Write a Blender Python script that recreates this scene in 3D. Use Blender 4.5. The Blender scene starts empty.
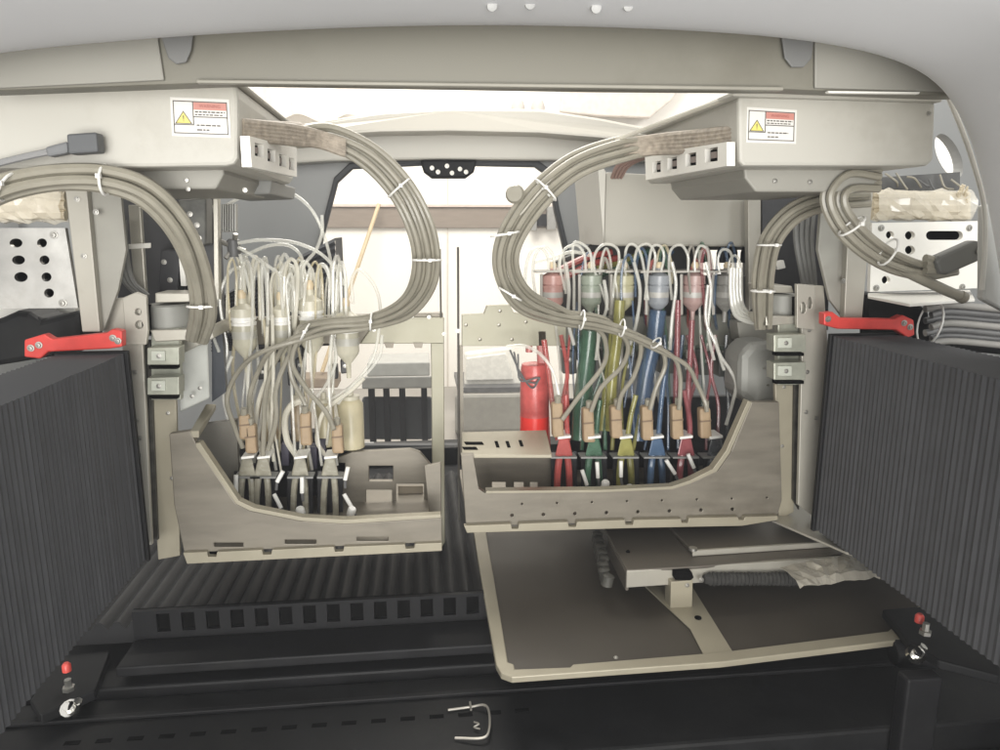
import bpy, bmesh, math, random
from mathutils import Vector, Matrix, Euler
from mathutils.geometry import tessellate_polygon
random.seed(7)
S = bpy.context.scene
COL = S.collection
R = math.radians

# ------------------------------------------------------------ camera, world, lamps, exposure
F = 722.0
CAMZ = 1.10
cam = bpy.data.cameras.new('camera'); camo = bpy.data.objects.new('camera', cam); COL.objects.link(camo)
cam.sensor_width = 36.0; cam.lens = F/1000*36; cam.clip_start = 0.02; cam.clip_end = 100
camo.location = (0, 0, CAMZ)
camo.rotation_euler = Euler((R(90-11.5), 0, R(-6.3)), 'XYZ')
S.camera = camo
RM = camo.rotation_euler.to_matrix()

w = bpy.data.worlds.new('World'); S.world = w; w.use_nodes = True
bg = w.node_tree.nodes['Background']; bg.inputs[0].default_value = (1.0, .98, .94, 1); bg.inputs[1].default_value = 0.7
S.view_settings.view_transform = 'Standard'; S.view_settings.look = 'None'; S.view_settings.exposure = 0.3

def lamp(name, loc, target, size, energy, color, sy=None, spread=180):
    l = bpy.data.lights.new(name, 'AREA'); l.size = size; l.energy = energy; l.color = color
    if sy: l.shape = 'RECTANGLE'; l.size_y = sy
    l.spread = R(spread)
    o = bpy.data.objects.new(name, l); COL.objects.link(o); o.location = loc
    o.rotation_euler = (Vector(target)-Vector(loc)).to_track_quat('-Z', 'Y').to_euler()
    return o
lamp('ceiling_lamp_front', (-.15, -1.1, 2.15), (0, .9, 1.0), 0.9, 9, (1, .94, .84))
lamp('added_front_fill', (-.1, -1.3, 1.0), (.05, .6, 1.55), 1.3, 17, (1, .985, .955), None, 100)  # fill light added low behind the camera to brighten the hood
lamp('ceiling_lamp_front_right', (1.2, -.9, 1.9), (0.1, .9, .95), 0.5, 7, (.90, .96, 1))
lamp('ceiling_lamp_room', (-.2, 3.0, 3.2), (0, 4.9, 1.2), 1.8, 105, (1, .95, .87))
lamp('added_wall_fill', (3.6, 3.4, 3.0), (3.9, 5, 1.4), 1.2, 70, (1, .97, .92))  # added to brighten the wall seen through the oval hole
lamp('ceiling_lamp_rear', (0.0, 1.9, 2.3), (0, 1.1, .9), 1.0, 22, (1, .96, .88))

# ------------------------------------------------------------ pixel -> world (design helpers)
def ray(px, py):
    return RM @ Vector(((px-500)/F, -(py-375)/F, -1))
def P(px, py, Y):
    d = ray(px, py); t = Y/d.y
    return Vector((d.x*t, Y, CAMZ+d.z*t))
def PZ(px, py, z):
    d = ray(px, py); t = (z-CAMZ)/d.z
    return Vector((d.x*t, d.y*t, z))
def mm(px, Y): return px/F*Y

# ------------------------------------------------------------ materials
MATS = {}
def mat(name, c, rough=.5, metal=0, var=.08, scale=30, bump=0, alpha=1, emit=0, stretch=None, trans=0, coat=0, dirt=0, spec=.5, dust=0):
    if name in MATS: return MATS[name]
    m = bpy.data.materials.new(name); m.use_nodes = True; nt = m.node_tree; N = nt.nodes; L = nt.links
    b = N['Principled BSDF']
    tc = N.new('ShaderNodeTexCoord'); mp = N.new('ShaderNodeMapping'); L.new(tc.outputs['Object'], mp.inputs[0])
    if stretch: mp.inputs['Scale'].default_value = stretch
    n = N.new('ShaderNodeTexNoise'); n.inputs['Scale'].default_value = scale; n.inputs['Detail'].default_value = 6
    L.new(mp.outputs[0], n.inputs['Vector'])
    cr = N.new('ShaderNodeValToRGB')
    lo = [max(0, x*(1-var)) for x in c]; hi = [min(1, x*(1+var)) for x in c]
    cr.color_ramp.elements[0].position = .3; cr.color_ramp.elements[1].position = .7
    cr.color_ramp.elements[0].color = (*lo, 1); cr.color_ramp.elements[1].color = (*hi, 1)
    L.new(n.outputs[0], cr.inputs[0])
    out = cr.outputs[0]
    if dirt or dust:
        n2 = N.new('ShaderNodeTexNoise'); n2.inputs['Scale'].default_value = 9; n2.inputs['Detail'].default_value = 8; n2.inputs['Roughness'].default_value = .7
        L.new(tc.outputs['Object'], n2.inputs['Vector'])
        r2 = N.new('ShaderNodeValToRGB'); r2.color_ramp.elements[0].position = .52; r2.color_ramp.elements[1].position = .75
        L.new(n2.outputs[0], r2.inputs[0])
        ma = N.new('ShaderNodeMath'); ma.operation = 'MULTIPLY'; ma.inputs[1].default_value = dirt or dust; L.new(r2.outputs[0], ma.inputs[0])
        mx = N.new('ShaderNodeMix'); mx.data_type = 'RGBA'
        L.new(ma.outputs[0], mx.inputs[0]); L.new(out, mx.inputs[6]); mx.inputs[7].default_value = (c[0]*.45, c[1]*.4, c[2]*.32, 1) if dirt else (.07, .068, .06, 1)
        out = mx.outputs[2]
    L.new(out, b.inputs['Base Color'])
    mr = N.new('ShaderNodeMapRange'); mr.inputs[3].default_value = max(.03, rough-.09); mr.inputs[4].default_value = min(1, rough+.12)
    L.new(n.outputs[0], mr.inputs[0]); L.new(mr.outputs[0], b.inputs['Roughness'])
    b.inputs['Metallic'].default_value = metal
    b.inputs['Alpha'].default_value = alpha
    b.inputs['Transmission Weight'].default_value = trans
    b.inputs['Coat Weight'].default_value = coat
    b.inputs['Specular IOR Level'].default_value = spec
    if emit: L.new(out, b.inputs['Emission Color']); b.inputs['Emission Strength'].default_value = emit
    if bump:
        bp = N.new('ShaderNodeBump'); bp.inputs['Strength'].default_value = bump; bp.inputs['Distance'].default_value = .002
        L.new(n.outputs[0], bp.inputs['Height']); L.new(bp.outputs[0], b.inputs['Normal'])
    MATS[name] = m; return m

hoodm = mat('hood_paint', (.82, .83, .85), .5, var=.05, scale=4, bump=.04)
beamm = mat('beam_shaded_paint', (.20, .19, .155), .5, var=.06, scale=5, bump=.06, dirt=.3)  # panel colour darkened, shade under the hood lip put into it
beamd = mat('recess_shade', (.19, .19, .185), .55, var=.04, scale=5)  # darker tone paints the shade of the beam recesses
boxm = mat('box_paint', (.50, .485, .435), .45, var=.04, scale=6, bump=.08, dirt=.32)
boxd = mat('channel_paint', (.31, .30, .265), .5, var=.05, scale=8)
framem = mat('frame_nickel', (.205, .185, .15), .42, .35, var=.13, scale=16, bump=.09, dirt=.4, stretch=(1, 1, 5))
edgem = mat('cream_metal', (.34, .31, .235), .4, .2, var=.06, scale=20, bump=.05, dirt=.2)
platem = mat('plated_steel', (.48, .46, .40), .32, .45, var=.08, scale=14, bump=.05, dirt=.25)
colm = mat('column_steel', (.43, .41, .355), .42, .25, var=.08, scale=12, bump=.05, dirt=.35)
shiny = mat('punched_steel', (.62, .61, .58), .22, .9, var=.25, scale=14, bump=.5, dirt=.3)
whitep = mat('white_metal', (.88, .86, .80), .35, .1, var=.05, scale=8, dirt=.1)
steel = mat('bolt_steel', (.42, .41, .38), .38, .9, var=.1, scale=60)
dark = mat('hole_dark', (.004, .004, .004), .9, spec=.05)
blk = mat('black_paint', (.0055, .0058, .0065), .6, var=.4, scale=30, bump=.15, spec=.3, dust=.15)
blkm = mat('black_plate', (.0065, .0065, .0075), .55, var=.4, scale=30, bump=.12, spec=.3, dust=.12)
bellm = mat('bellows_fabric', (.062, .063, .068), .68, var=.08, scale=40, bump=.12, spec=.55)
flexm = mat('floor_cover_rubber', (.012, .012, .013), .65, var=.18, scale=30, bump=.1)
redm = mat('red_anodised', (.66, .06, .05), .4, .1, var=.15, scale=40, bump=.1, dirt=.45)
cablem = mat('grey_cable', (.30, .28, .225), .38, var=.08, scale=60, coat=.2)
sleevem = mat('cable_sleeve', (.36, .31, .25), .6, var=.25, scale=160, bump=.6)
darkcable = mat('dark_cable', (.12, .12, .12), .45, var=.15)
tubem = mat('clear_tube', (.88, .86, .78), .08, alpha=.42, var=.18, scale=25, coat=.8, spec=.9)
yelm = mat('yellowed_tube', (.70, .63, .44), .12, alpha=.5, var=.15, coat=.6)
milky = mat('milky_tube', (.80, .77, .66), .15, alpha=.7, var=.08, coat=.8)
filtm = mat('filter_body', (.66, .63, .50), .2, alpha=.68, var=.08, scale=20)
filtc = mat('filter_cap', (.60, .57, .46), .35, var=.05)
tiem = mat('white_plastic', (.85, .84, .8), .35, var=.03)
tanm = mat('tan_block', (.38, .275, .17), .5, var=.12, scale=60, bump=.1)
wrapm = mat('wrapped_cable_sleeve', (.60, .53, .40), .35, var=.22, scale=8, bump=.9, stretch=(1, 1, 6))
greenish = mat('rail_block', (.42, .43, .36), .35, .4, var=.15, scale=50, bump=.1)
motorm = mat('motor_grey', (.30, .30, .275), .55, .1, var=.06, scale=10)
rearm = mat('rear_shell', (.33, .335, .33), .45, var=.05, scale=3)
reartop = mat('rear_header', (.58, .56, .50), .45, var=.03, scale=3)
wallm = mat('room_wall', (.86, .83, .77), .8, var=.02, scale=2)
railm = mat('wall_rail', (.23, .19, .155), .6, var=.08, scale=8, stretch=(1, 1, 8))
floorm = mat('room_floor', (.32, .30, .27), .4, var=.06, scale=3)
woodm = mat('wooden_handle', (.55, .44, .28), .5, var=.12, scale=30, stretch=(4, 4, .6))
platenm = mat('platen_board', (.058, .049, .038), .5, .1, var=.14, scale=9, bump=.08, dirt=.25)
unitm = mat('unit_steel', (.14, .125, .105), .4, .4, var=.08, scale=12, bump=.06, dirt=.25)
foamm = mat('black_foam', (.03, .029, .027), .9, var=.3, scale=120, bump=1)
redlens = mat('red_plug', (.75, .10, .08), .3)
pcb = mat('head_body', (.022, .022, .025), .4, var=.4, scale=70)
labelw = mat('label_white', (.74, .72, .68), .4, var=.02)
labelr = mat('label_red', (.55, .24, .20), .4, var=.03)
labely = mat('label_yellow', (.75, .66, .18), .4, var=.03)
inkline = mat('label_ink', (.10, .09, .08), .5)
TINT = dict(red=(.52, .11, .10), green=(.08, .17, .11), yellow=(.36, .34, .11), blue=(.09, .15, .25), magenta=(.33, .10, .11), black=(.10, .11, .12), clear=(.66, .63, .52))
def ink(c, a=.85): 
    return mat('ink_'+c+str(int(a*100)), TINT[c], .18, alpha=a*.82, var=.35, scale=35, coat=.5)
def pale(c):
    t = TINT[c]; k = (.60, .57, .50)
    return mat('tinted_filter_'+c, tuple(.55*a+.45*b for a, b in zip(t, k)), .28, alpha=.93, var=.12, scale=40)

# ------------------------------------------------------------ mesh collector
class MB:
    def __init__(s): s.v = []; s.f = []; s.sm = []
    def add(s, vs, fs, smooth=False):
        o = len(s.v); s.v += [Vector(v) for v in vs]
        for f in fs: s.f.append([i+o for i in f]); s.sm.append(smooth)
        return s
    def box(s, a, b):
        x0, x1 = sorted((a[0], b[0])); y0, y1 = sorted((a[1], b[1])); z0, z1 = sorted((a[2], b[2]))
        vs = [(x, y, z) for z in (z0, z1) for y in (y0, y1) for x in (x0, x1)]
        return s.add(vs, [(0, 2, 3, 1), (4, 5, 7, 6), (0, 1, 5, 4), (2, 6, 7, 3), (0, 4, 6, 2), (1, 3, 7, 5)])
    def hexa(s, q0, q1):   # two quads, same order
        vs = list(q0)+list(q1)
        return s.add(vs, [(3, 2, 1, 0), (4, 5, 6, 7)]+[(i, (i+1) % 4, 4+(i+1) % 4, 4+i) for i in range(4)])
    def slab(s, pts, off, holes=()):     # planar 3D polygon thickened by vector off, real holes
        loops = [list(map(Vector, pts))]+[list(map(Vector, h)) for h in holes]
        off = Vector(off); flat = [p for l in loops for p in l]; n = len(flat)
        if len(loops) == 1:
            top = [tuple(range(n))]
        else:
            top = [tuple(t) for t in tessellate_polygon(loops)]
        fs = [t for t in top]+[tuple(i+n for i in reversed(t)) for t in top]
        o = 0
        for l in loops:
            k = len(l)
            for i in range(k): fs.append((o+i, o+(i+1) % k, n+o+(i+1) % k, n+o+i))
            o += k
        return s.add(flat+[p+off for p in flat], fs)
    def plate(s, px, Y, th, holes=()):   # vertical plate facing the front, outline read off the photograph
        return s.slab([P(x, y, Y) for x, y in px], (0, th, 0), [[P(x, y, Y) for x, y in h] for h in holes])
    def flat(s, px, z, th, holes=()):
        return s.slab([PZ(x, y, z) for x, y in px], (0, 0, -th), [[PZ(x, y, z) for x, y in h] for h in holes])
    def tube(s, pts, r, n=8, sub=6, caps=True, r2=None):
        pts = [Vector(p) for p in pts]; path = []
        if len(pts) > 2 and sub > 1:
            q = [pts[0]*2-pts[1]]+pts+[pts[-1]*2-pts[-2]]
            for i in range(1, len(q)-2):
                for k in range(sub):
                    t = k/sub; a, b, c, d = q[i-1:i+3]
                    path.append(.5*((2*b)+(c-a)*t+(2*a-5*b+4*c-d)*t*t+(3*b-a-3*c+d)*t**3))
            path.append(pts[-1])
        else: path = pts
        T = (path[1]-path[0]).normalized(); U = T.orthogonal().normalized(); vs = []; m = len(path)
        for i, p in enumerate(path):
            t = (path[min(i+1, m-1)]-path[max(i-1, 0)]).normalized()
            U = (U-t*U.dot(t)).normalized(); V = t.cross(U)
            rr = r if r2 is None else r+(r2-r)*i/(m-1)
            for k in range(n):
                a = 2*math.pi*k/n; vs.append(p+(U*math.cos(a)+V*math.sin(a))*rr)
        fs = [(i*n+k, i*n+(k+1) % n, (i+1)*n+(k+1) % n, (i+1)*n+k) for i in range(m-1) for k in range(n)]
        if caps: fs += [tuple(reversed(range(n))), tuple((m-1)*n+k for k in range(n))]
        return s.add(vs, fs, True)
    def lathe(s, base, prof, n=20, axis=(0, 0, 1)):
        ax = Vector(axis).normalized(); U = ax.orthogonal().normalized(); V = ax.cross(U); base = Vector(base); vs = []
        for h, r in prof:
            for k in range(n):
                a = 2*math.pi*k/n; vs.append(base+ax*h+(U*math.cos(a)+V*math.sin(a))*r)
        m = len(prof)
        fs = [(i*n+k, i*n+(k+1) % n, (i+1)*n+(k+1) % n, (i+1)*n+k) for i in range(m-1) for k in range(n)]
        fs += [tuple(reversed(range(n))), tuple((m-1)*n+k for k in range(n))]
        return s.add(vs, fs, True)
    def screw(s, p, r, axis=(0, -1, 0)):
        s.lathe(p, [(0, r*1.5), (.0008, r*1.5), (.0009, r), (.0009+r*.7, r*.9), (.001+r*.7, r*.45), (.0008+r*.35, r*.4)], 10, axis); return s
    def build(s, name, m, parent=None, bevel=0):
        if name in ('screw', 'bolt') and len(s.v) > 60 and len(s.v) % 60 == 0:     # each screw is an object of its own
            for i in range(len(s.v)//60):
                q = MB(); q.v = s.v[i*60:(i+1)*60]
                for f, sm in zip(s.f, s.sm):
                    if i*60 <= f[0] < (i+1)*60: q.f.append([k-i*60 for k in f]); q.sm.append(sm)
                o = q.build(name, m, parent)
            return o
        me = bpy.data.meshes.new(name); me.from_pydata([tuple(v) for v in s.v], [], s.f); me.update()
        for p, q in zip(me.polygons, s.sm): p.use_smooth = q
        bm = bmesh.new(); bm.from_mesh(me); bmesh.ops.recalc_face_normals(bm, faces=bm.faces)
        if any(s.sm):
            for e in bm.edges:
                if len(e.link_faces) == 2 and e.calc_face_angle(0) > .7: e.smooth = False
        bm.to_mesh(me); bm.free()
        o = bpy.data.objects.new(name, me); COL.objects.link(o); me.materials.append(m)
        if parent: o.parent = parent
        if bevel:
            b = o.modifiers.new('bevel', 'BEVEL'); b.width = bevel; b.segments = 2; b.limit_method = 'ANGLE'; b.angle_limit = R(40); b.harden_normals = False
        return o

def tag(o, label, cat, group=None):
    o['label'] = label; o['category'] = cat
    if group: o['group'] = group
    return o
def thing(name, label, cat, group=None):
    o = bpy.data.objects.new(name, None); COL.objects.link(o); o.empty_display_size = .02
    return tag(o, label, cat, group)
def struct(o, kind='structure'): o['kind'] = kind; return o
def circ(cx, cy, r, n=14, ry=None):
    ry = ry or r
    return [(cx+r*math.cos(2*math.pi*k/n), cy+ry*math.sin(2*math.pi*k/n)) for k in range(n)]
def slot(x0, y0, x1, y1):
    r = (y1-y0)/2; cy = (y0+y1)/2
    return [(x1-r+r*math.cos(a), cy+r*math.sin(a)) for a in [R(-90+i*30) for i in range(7)]]+[(x0+r+r*math.cos(a), cy+r*math.sin(a)) for a in [R(90+i*30) for i in range(7)]]
def rect(x0, y0, x1, y1): return [(x0, y0), (x1, y0), (x1, y1), (x0, y1)]
def pts(l, Y): return [P(*(p if len(p) == 3 else (p[0], p[1], Y))) for p in l]

# ============================================================ ROOM BEYOND THE MACHINE
struct(MB().box((-8, -3, -.1), (8, 5.2, 0)).build('floor', floorm))
wl = struct(MB().box((-8, 5.0, .001), (8, 5.15, 3.6)).build('wall', wallm))
t = thing('wall_rail', 'brown grey rail running along the bright white wall seen through the rear window', 'rail')
MB().plate([(100, 206), (900, 208), (900, 229), (100, 227)], 4.97, .028).build('board', railm, t, .004)
MB().plate([(100, 203.5), (900, 205.5), (900, 208), (100, 206)], 4.955, .04).build('cap', mat('rail_cap', (.6, .5, .44), .6), t)
tag(MB().plate([(447, 130), (448.2, 130), (448.2, 388), (447, 388)], 4.99, .009).build('wall_seam', mat('seam', (.62, .57, .5), .7)), 'thin vertical joint strip on the white wall between the two thin rods', 'joint strip')
t = thing('broom_handle', 'pale wooden broom handle leaning against the white wall left of centre', 'broom')
MB().tube([P(379, 204, 4.9), P(322, 372, 4.6)], .013, 10, 1).build('handle', woodm, t)
MB().box(P(302, 372, 4.7), P(338, 388, 4.5)).build('brush_head', mat('brush', (.25, .2, .15), .8), t, .01)
t = thing('wall_bracket', 'small silver clamp on the wall rail behind the right cable loop', 'clamp')
MB().plate(rect(531, 207, 537, 231), 4.9, .05).build('post', steel, t, .005)
MB().plate(rect(547, 206, 556, 230), 4.9, .05).build('arm', steel, t, .005)
MB().plate(rect(537, 214, 549, 226), 4.92, .04).build('body', blkm, t, .005)
t = thing('stool', 'grey topped stool on black legs standing in the room behind the left post', 'stool')
MB().hexa([P(367, 363, 3.2), P(430, 362, 3.2), P(430, 376, 3.2), P(367, 377, 3.2)], [P(367, 363, 3.2)+Vector((0, .25, 0)), P(430, 362, 3.2)+Vector((0, .25, 0)), P(430, 376, 3.2)+Vector((0, .25, 0)), P(367, 377, 3.2)+Vector((0, .25, 0))]).build('seat_back', mat('stool_rim', (.34, .34, .32), .5), t, .006)
MB().hexa([P(362, 377, 3.0), P(432, 376, 3.0), P(432, 388, 3.0), P(362, 389, 3.0)], [P(362, 377, 3.2), P(432, 376, 3.2), P(432, 388, 3.2), P(362, 389, 3.2)]).build('seat', mat('stool_seat', (.25, .25, .235), .5), t, .006)
for x in (371, 386, 402, 424):
    MB().box(P(x-3, 388, 3.05), (P(x+3, 388, 3.05).x, 3.1, .0)).build('leg', blk, t)
MB().plate(rect(362, 398, 432, 440), 3.12, .04).build('panel', mat('stool_panel', (.05, .055, .06), .5), t, .01)
t = thing('white_cabinet', 'low glossy white cabinet on the room floor right of the thin rod', 'cabinet')
MB().hexa([P(464, 352, 4.4), P(512, 346, 4.4), P(524, 386, 4.4), P(464, 387, 4.4)], [P(464, 352, 4.8), P(512, 346, 4.8), P(524, 386, 4.8), P(464, 387, 4.8)]).build('body', mat('gloss_white', (.8, .78, .72), .2), t, .02)
MB().plate([(458, 388), (530, 387), (530, 392), (458, 393)], 4.3, .5).build('base', darkcable, t)
MB().plate([(466, 358), (506, 353), (514, 380), (466, 381)], 4.38, .015).build('front_panel', mat('gloss_panel', (.7, .69, .64), .25), t, .01)
tag(MB().hexa([P(455, 394, 3.6), P(530, 393, 3.6), P(522, 432, 3.6), P(455, 434, 3.6)], [P(455, 394, 4.1), P(530, 393, 4.1), P(522, 432, 4.1), P(455, 434, 4.1)]).build('grey_crate', mat('crate_grey', (.30, .29, .26), .6), None, .02), 'squat grey case on the floor in front of the low white cabinet', 'case')
# pale hanging shapes high in the room
t = thing('wall_drape', 'pale cloth hung high on the wall, seen left over the rear cover', 'drape')
vs = [];
for i in range(25):
    x = 250+i*4.2; d = .012*math.sin(i*1.1)
    vs.append((P(x, 60, 4.8)+Vector((0, d, 0)), P(x+8, 118+4*math.sin(i*.5), 4.8)+Vector((0, d, 0))))
m_ = MB()
for i in range(24): m_.add([vs[i][0], vs[i+1][0], vs[i+1][1], vs[i][1]], [(0, 1, 2, 3)], True)
m_.build('cloth', mat('drape_cloth', (.72, .66, .59), .85), t)
m_ = MB(); m_.tube([P(246, 60, 4.8), P(356, 60, 4.8)], .02, 8, 1); m_.build('pole', steel, t)
t = thing('wall_panel', 'pale grey pink panel high on the wall, seen right over the rear cover', 'panel')
MB().plate([(566, 60), (700, 60), (672, 100), (650, 118), (600, 116), (560, 112)], 4.9, .05).build('sheet', mat('panel_sheet', (.64, .58, .52), .8), t, .01)
for x in (518, 538):
    tag(MB().lathe(P(x, 101, 4.7), [(0, mm(5, 4.7)), (.04, mm(7, 4.7)), (.12, mm(4, 4.7))], 16, (0, 0, -1)).build('ceiling_spotlight', mat('spot_grey', (.5, .46, .42), .6)),
        ('left' if x < 530 else 'right')+' small round pale fitting high on the wall, under the beam', 'spotlight', 'pale round fittings high on the wall')

# ============================================================ REAR COVER OF THE MACHINE
t = thing('rear_cover', 'grey moulded rear cover with a large window through to the room', 'cover')
win = [(352, 168), (430, 164), (536, 166), (550, 176), (556, 212), (568, 262), (580, 330), (584, 446), (300, 446), (306, 330), (322, 240), (337, 182)]
oval = [(949+dx*math.cos(R(-25))*1-dy*math.sin(R(-25)), 156+dx*math.sin(R(-25))+dy*math.cos(R(-25))) for dx, dy in [(11*math.cos(a), 24*math.sin(a)) for a in [2*math.pi*k/24 for k in range(24)]]]
win2 = [(696, 240), (751, 240), (751, 272), (742, 286), (696, 276)]
MB().plate([(-160, 158), (300, 140), (560, 150), (700, 152), (800, 150), (860, 84), (1160, 84), (1160, 460), (-160, 460)], 1.5, .03, [win, oval, win2]).build('panel', rearm, t)
def offs(poly, k, cx=440, cy=310): return [(cx+(x-cx)*k, cy+(y-cy)*(1+(k-1)*1.2)) for x, y in poly]
MB().plate(offs(win, 1.03), 1.485, .02, [offs(win, .995)]).build('window_seal', mat('seal_grey', (.05, .052, .055), .6), t, .003)
MB().plate([(420, 160), (477, 160), (474, 172), (466, 178), (432, 178), (424, 172)], 1.47, .03).build('latch', blk, t, .004)
m_ = MB()
for x, y in ((432, 168), (438, 172), (447, 166), (452, 173), (460, 169), (466, 172)): m_.screw(P(x, y, 1.468), .003)
m_.build('bolt', steel, t)
MB().plate([(286, 136), (350, 132), (440, 130), (560, 133), (640, 140), (760, 150), (760, 162), (540, 160), (440, 159), (330, 161), (250, 166), (250, 150)], 1.46, .1).build('header', reartop, t, .004)
top = [(230, 150), (300, 124), (380, 112), (450, 108), (540, 109), (600, 118), (660, 130), (760, 146)]
bot = [(230, 160), (300, 137), (380, 132), (450, 131), (540, 133), (600, 138), (660, 144), (760, 154)]
m_ = MB(); n = len(top)
m_.slab([P(x, y, 1.42) for x, y in top]+[P(x, y, 1.40) for x, y in reversed(bot)], (0, .12, .0))
m_.build('arched_top', mat('arch_paint', (.62, .59, .52), .4, var=.02, scale=3), t, .006)
# lower rear wall behind the rack
t = thing('rear_skirt', 'dark lower rear wall of the machine below the window', 'panel')
MB().box((-1.2, 1.47, .5), (1.6, 1.53, P(440, 448, 1.47).z)).build('panel', blk, t)

# ============================================================ FRONT HOOD AND CROSS BEAM
t = thing('front_hood', 'large smooth grey hood arching over the top of the machine opening', 'hood')
e = [(-120, 66), (0, 46), (100, 37), (200, 29), (340, 22), (480, 19), (620, 22), (740, 28), (830, 38), (900, 54), (942, 78), (964, 110), (980, 150), (992, 200), (1003, 260), (1012, 330), (1030, 450), (1060, 700), (1090, 900)]
def grow(l, k, dy): return [((x-480)*k+480, (y-320)*k+320+dy) for x, y in l]
loops = [[P(x, y, .30) for x, y in grow(e, 1.45, -90)], [P(x, y, .36) for x, y in grow(e, 1.22, -45)], [P(x, y, .43) for x, y in grow(e, 1.09, -16)], [P(x, y, .48) for x, y in grow(e, 1.02, -4)], [P(x, y, .505) for x, y in e],
         [P(x, y, .52) for x, y in grow(e, 1.006, -1)], [P(x, y, .54) for x, y in grow(e, 1.02, -3)], [P(x, y, .60) for x, y in grow(e, 1.05, -6)]]
m_ = MB(); vs = [p for l in loops for p in l]; n = len(e)
m_.add(vs, [(i*n+k, i*n+k+1, (i+1)*n+k+1, (i+1)*n+k) for i in range(len(loops)-1) for k in range(n-1)], True)
o = m_.build('shell', hoodm, t)
sb = o.modifiers.new('sub', 'SUBSURF'); sb.levels = 2; sb.render_levels = 2
sd = o.modifiers.new('sol', 'SOLIDIFY'); sd.thickness = .004
m_ = MB()
for x, y in ((492, 6), (530, 4), (596, 8), (628, 6)): MB().lathe(P(x, y, .46), [(0, .0032), (.0012, .0030), (.0018, .0015)], 14, (0, -1, -.3)).build('screw_cap', mat('hood_cap', (.42, .42, .41), .6), t)
# lit inner edge of the hood, its brightness painted as a pale bead
t = thing('lit_hood_edge', 'hood edge painted pale as lit, curving down the right side of the opening', 'trim')
a = [(948, 96), (962, 130), (974, 165), (984, 205), (985, 250), (982, 290)]
m_ = MB(); m_.tube(pts(a, .62), .0022, 8, 5); m_.build('lit_edge_bead', mat('lit_edge_paint', (.74, .72, .66), .35), t)
m_ = MB(); m_.plate([(985, 205), (1040, 200), (1040, 330), (984, 300)], .625, .01); m_.build('side_panel', mat('pale_side', (.62, .62, .59), .4), t, .002)
t = thing('cross_beam', 'long grey beige cross beam spanning the top of the opening', 'beam')
MB().plate([(-40, -10), (985, -10), (985, 95), (950, 96), (785, 89.5), (600, 88), (240, 82), (-40, 92)], .56, .02).build('face', beamm, t, .002)
MB().plate([(-40, -8), (160, -8), (158, 40), (164, 80), (-40, 90)], .557, .0025).build('end_panel', boxd, t, .001)
MB().plate([(815, -8), (984, -8), (984, 93), (815, 88)], .557, .0025).build('end_panel', boxd, t, .001)
MB().plate([(196, 79), (784, 86.5), (784, 90.5), (196, 83)], .553, .006).build('lower_lip', mat('beam_lip', (.30, .285, .24), .4), t, .001)
MB().plate([(150, 10), (196, 10), (191, 50), (186, 62), (176, 64), (168, 58), (162, 40)], .5545, .002).build('recess', beamd, t, .0008)  # flat plate, the recess shade is only in its colour
MB().plate([(778, 10), (818, 10), (812, 58), (804, 67), (792, 67), (785, 58)], .5545, .002).build('recess', beamd, t, .0008)
m_ = MB(); m_.plate([(828, 91), (920, 92), (919, 94), (829, 93)], .553, .004); m_.build('painted_light_slit', whitep, t)  # white plate paints the bright line of light at a gap

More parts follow.
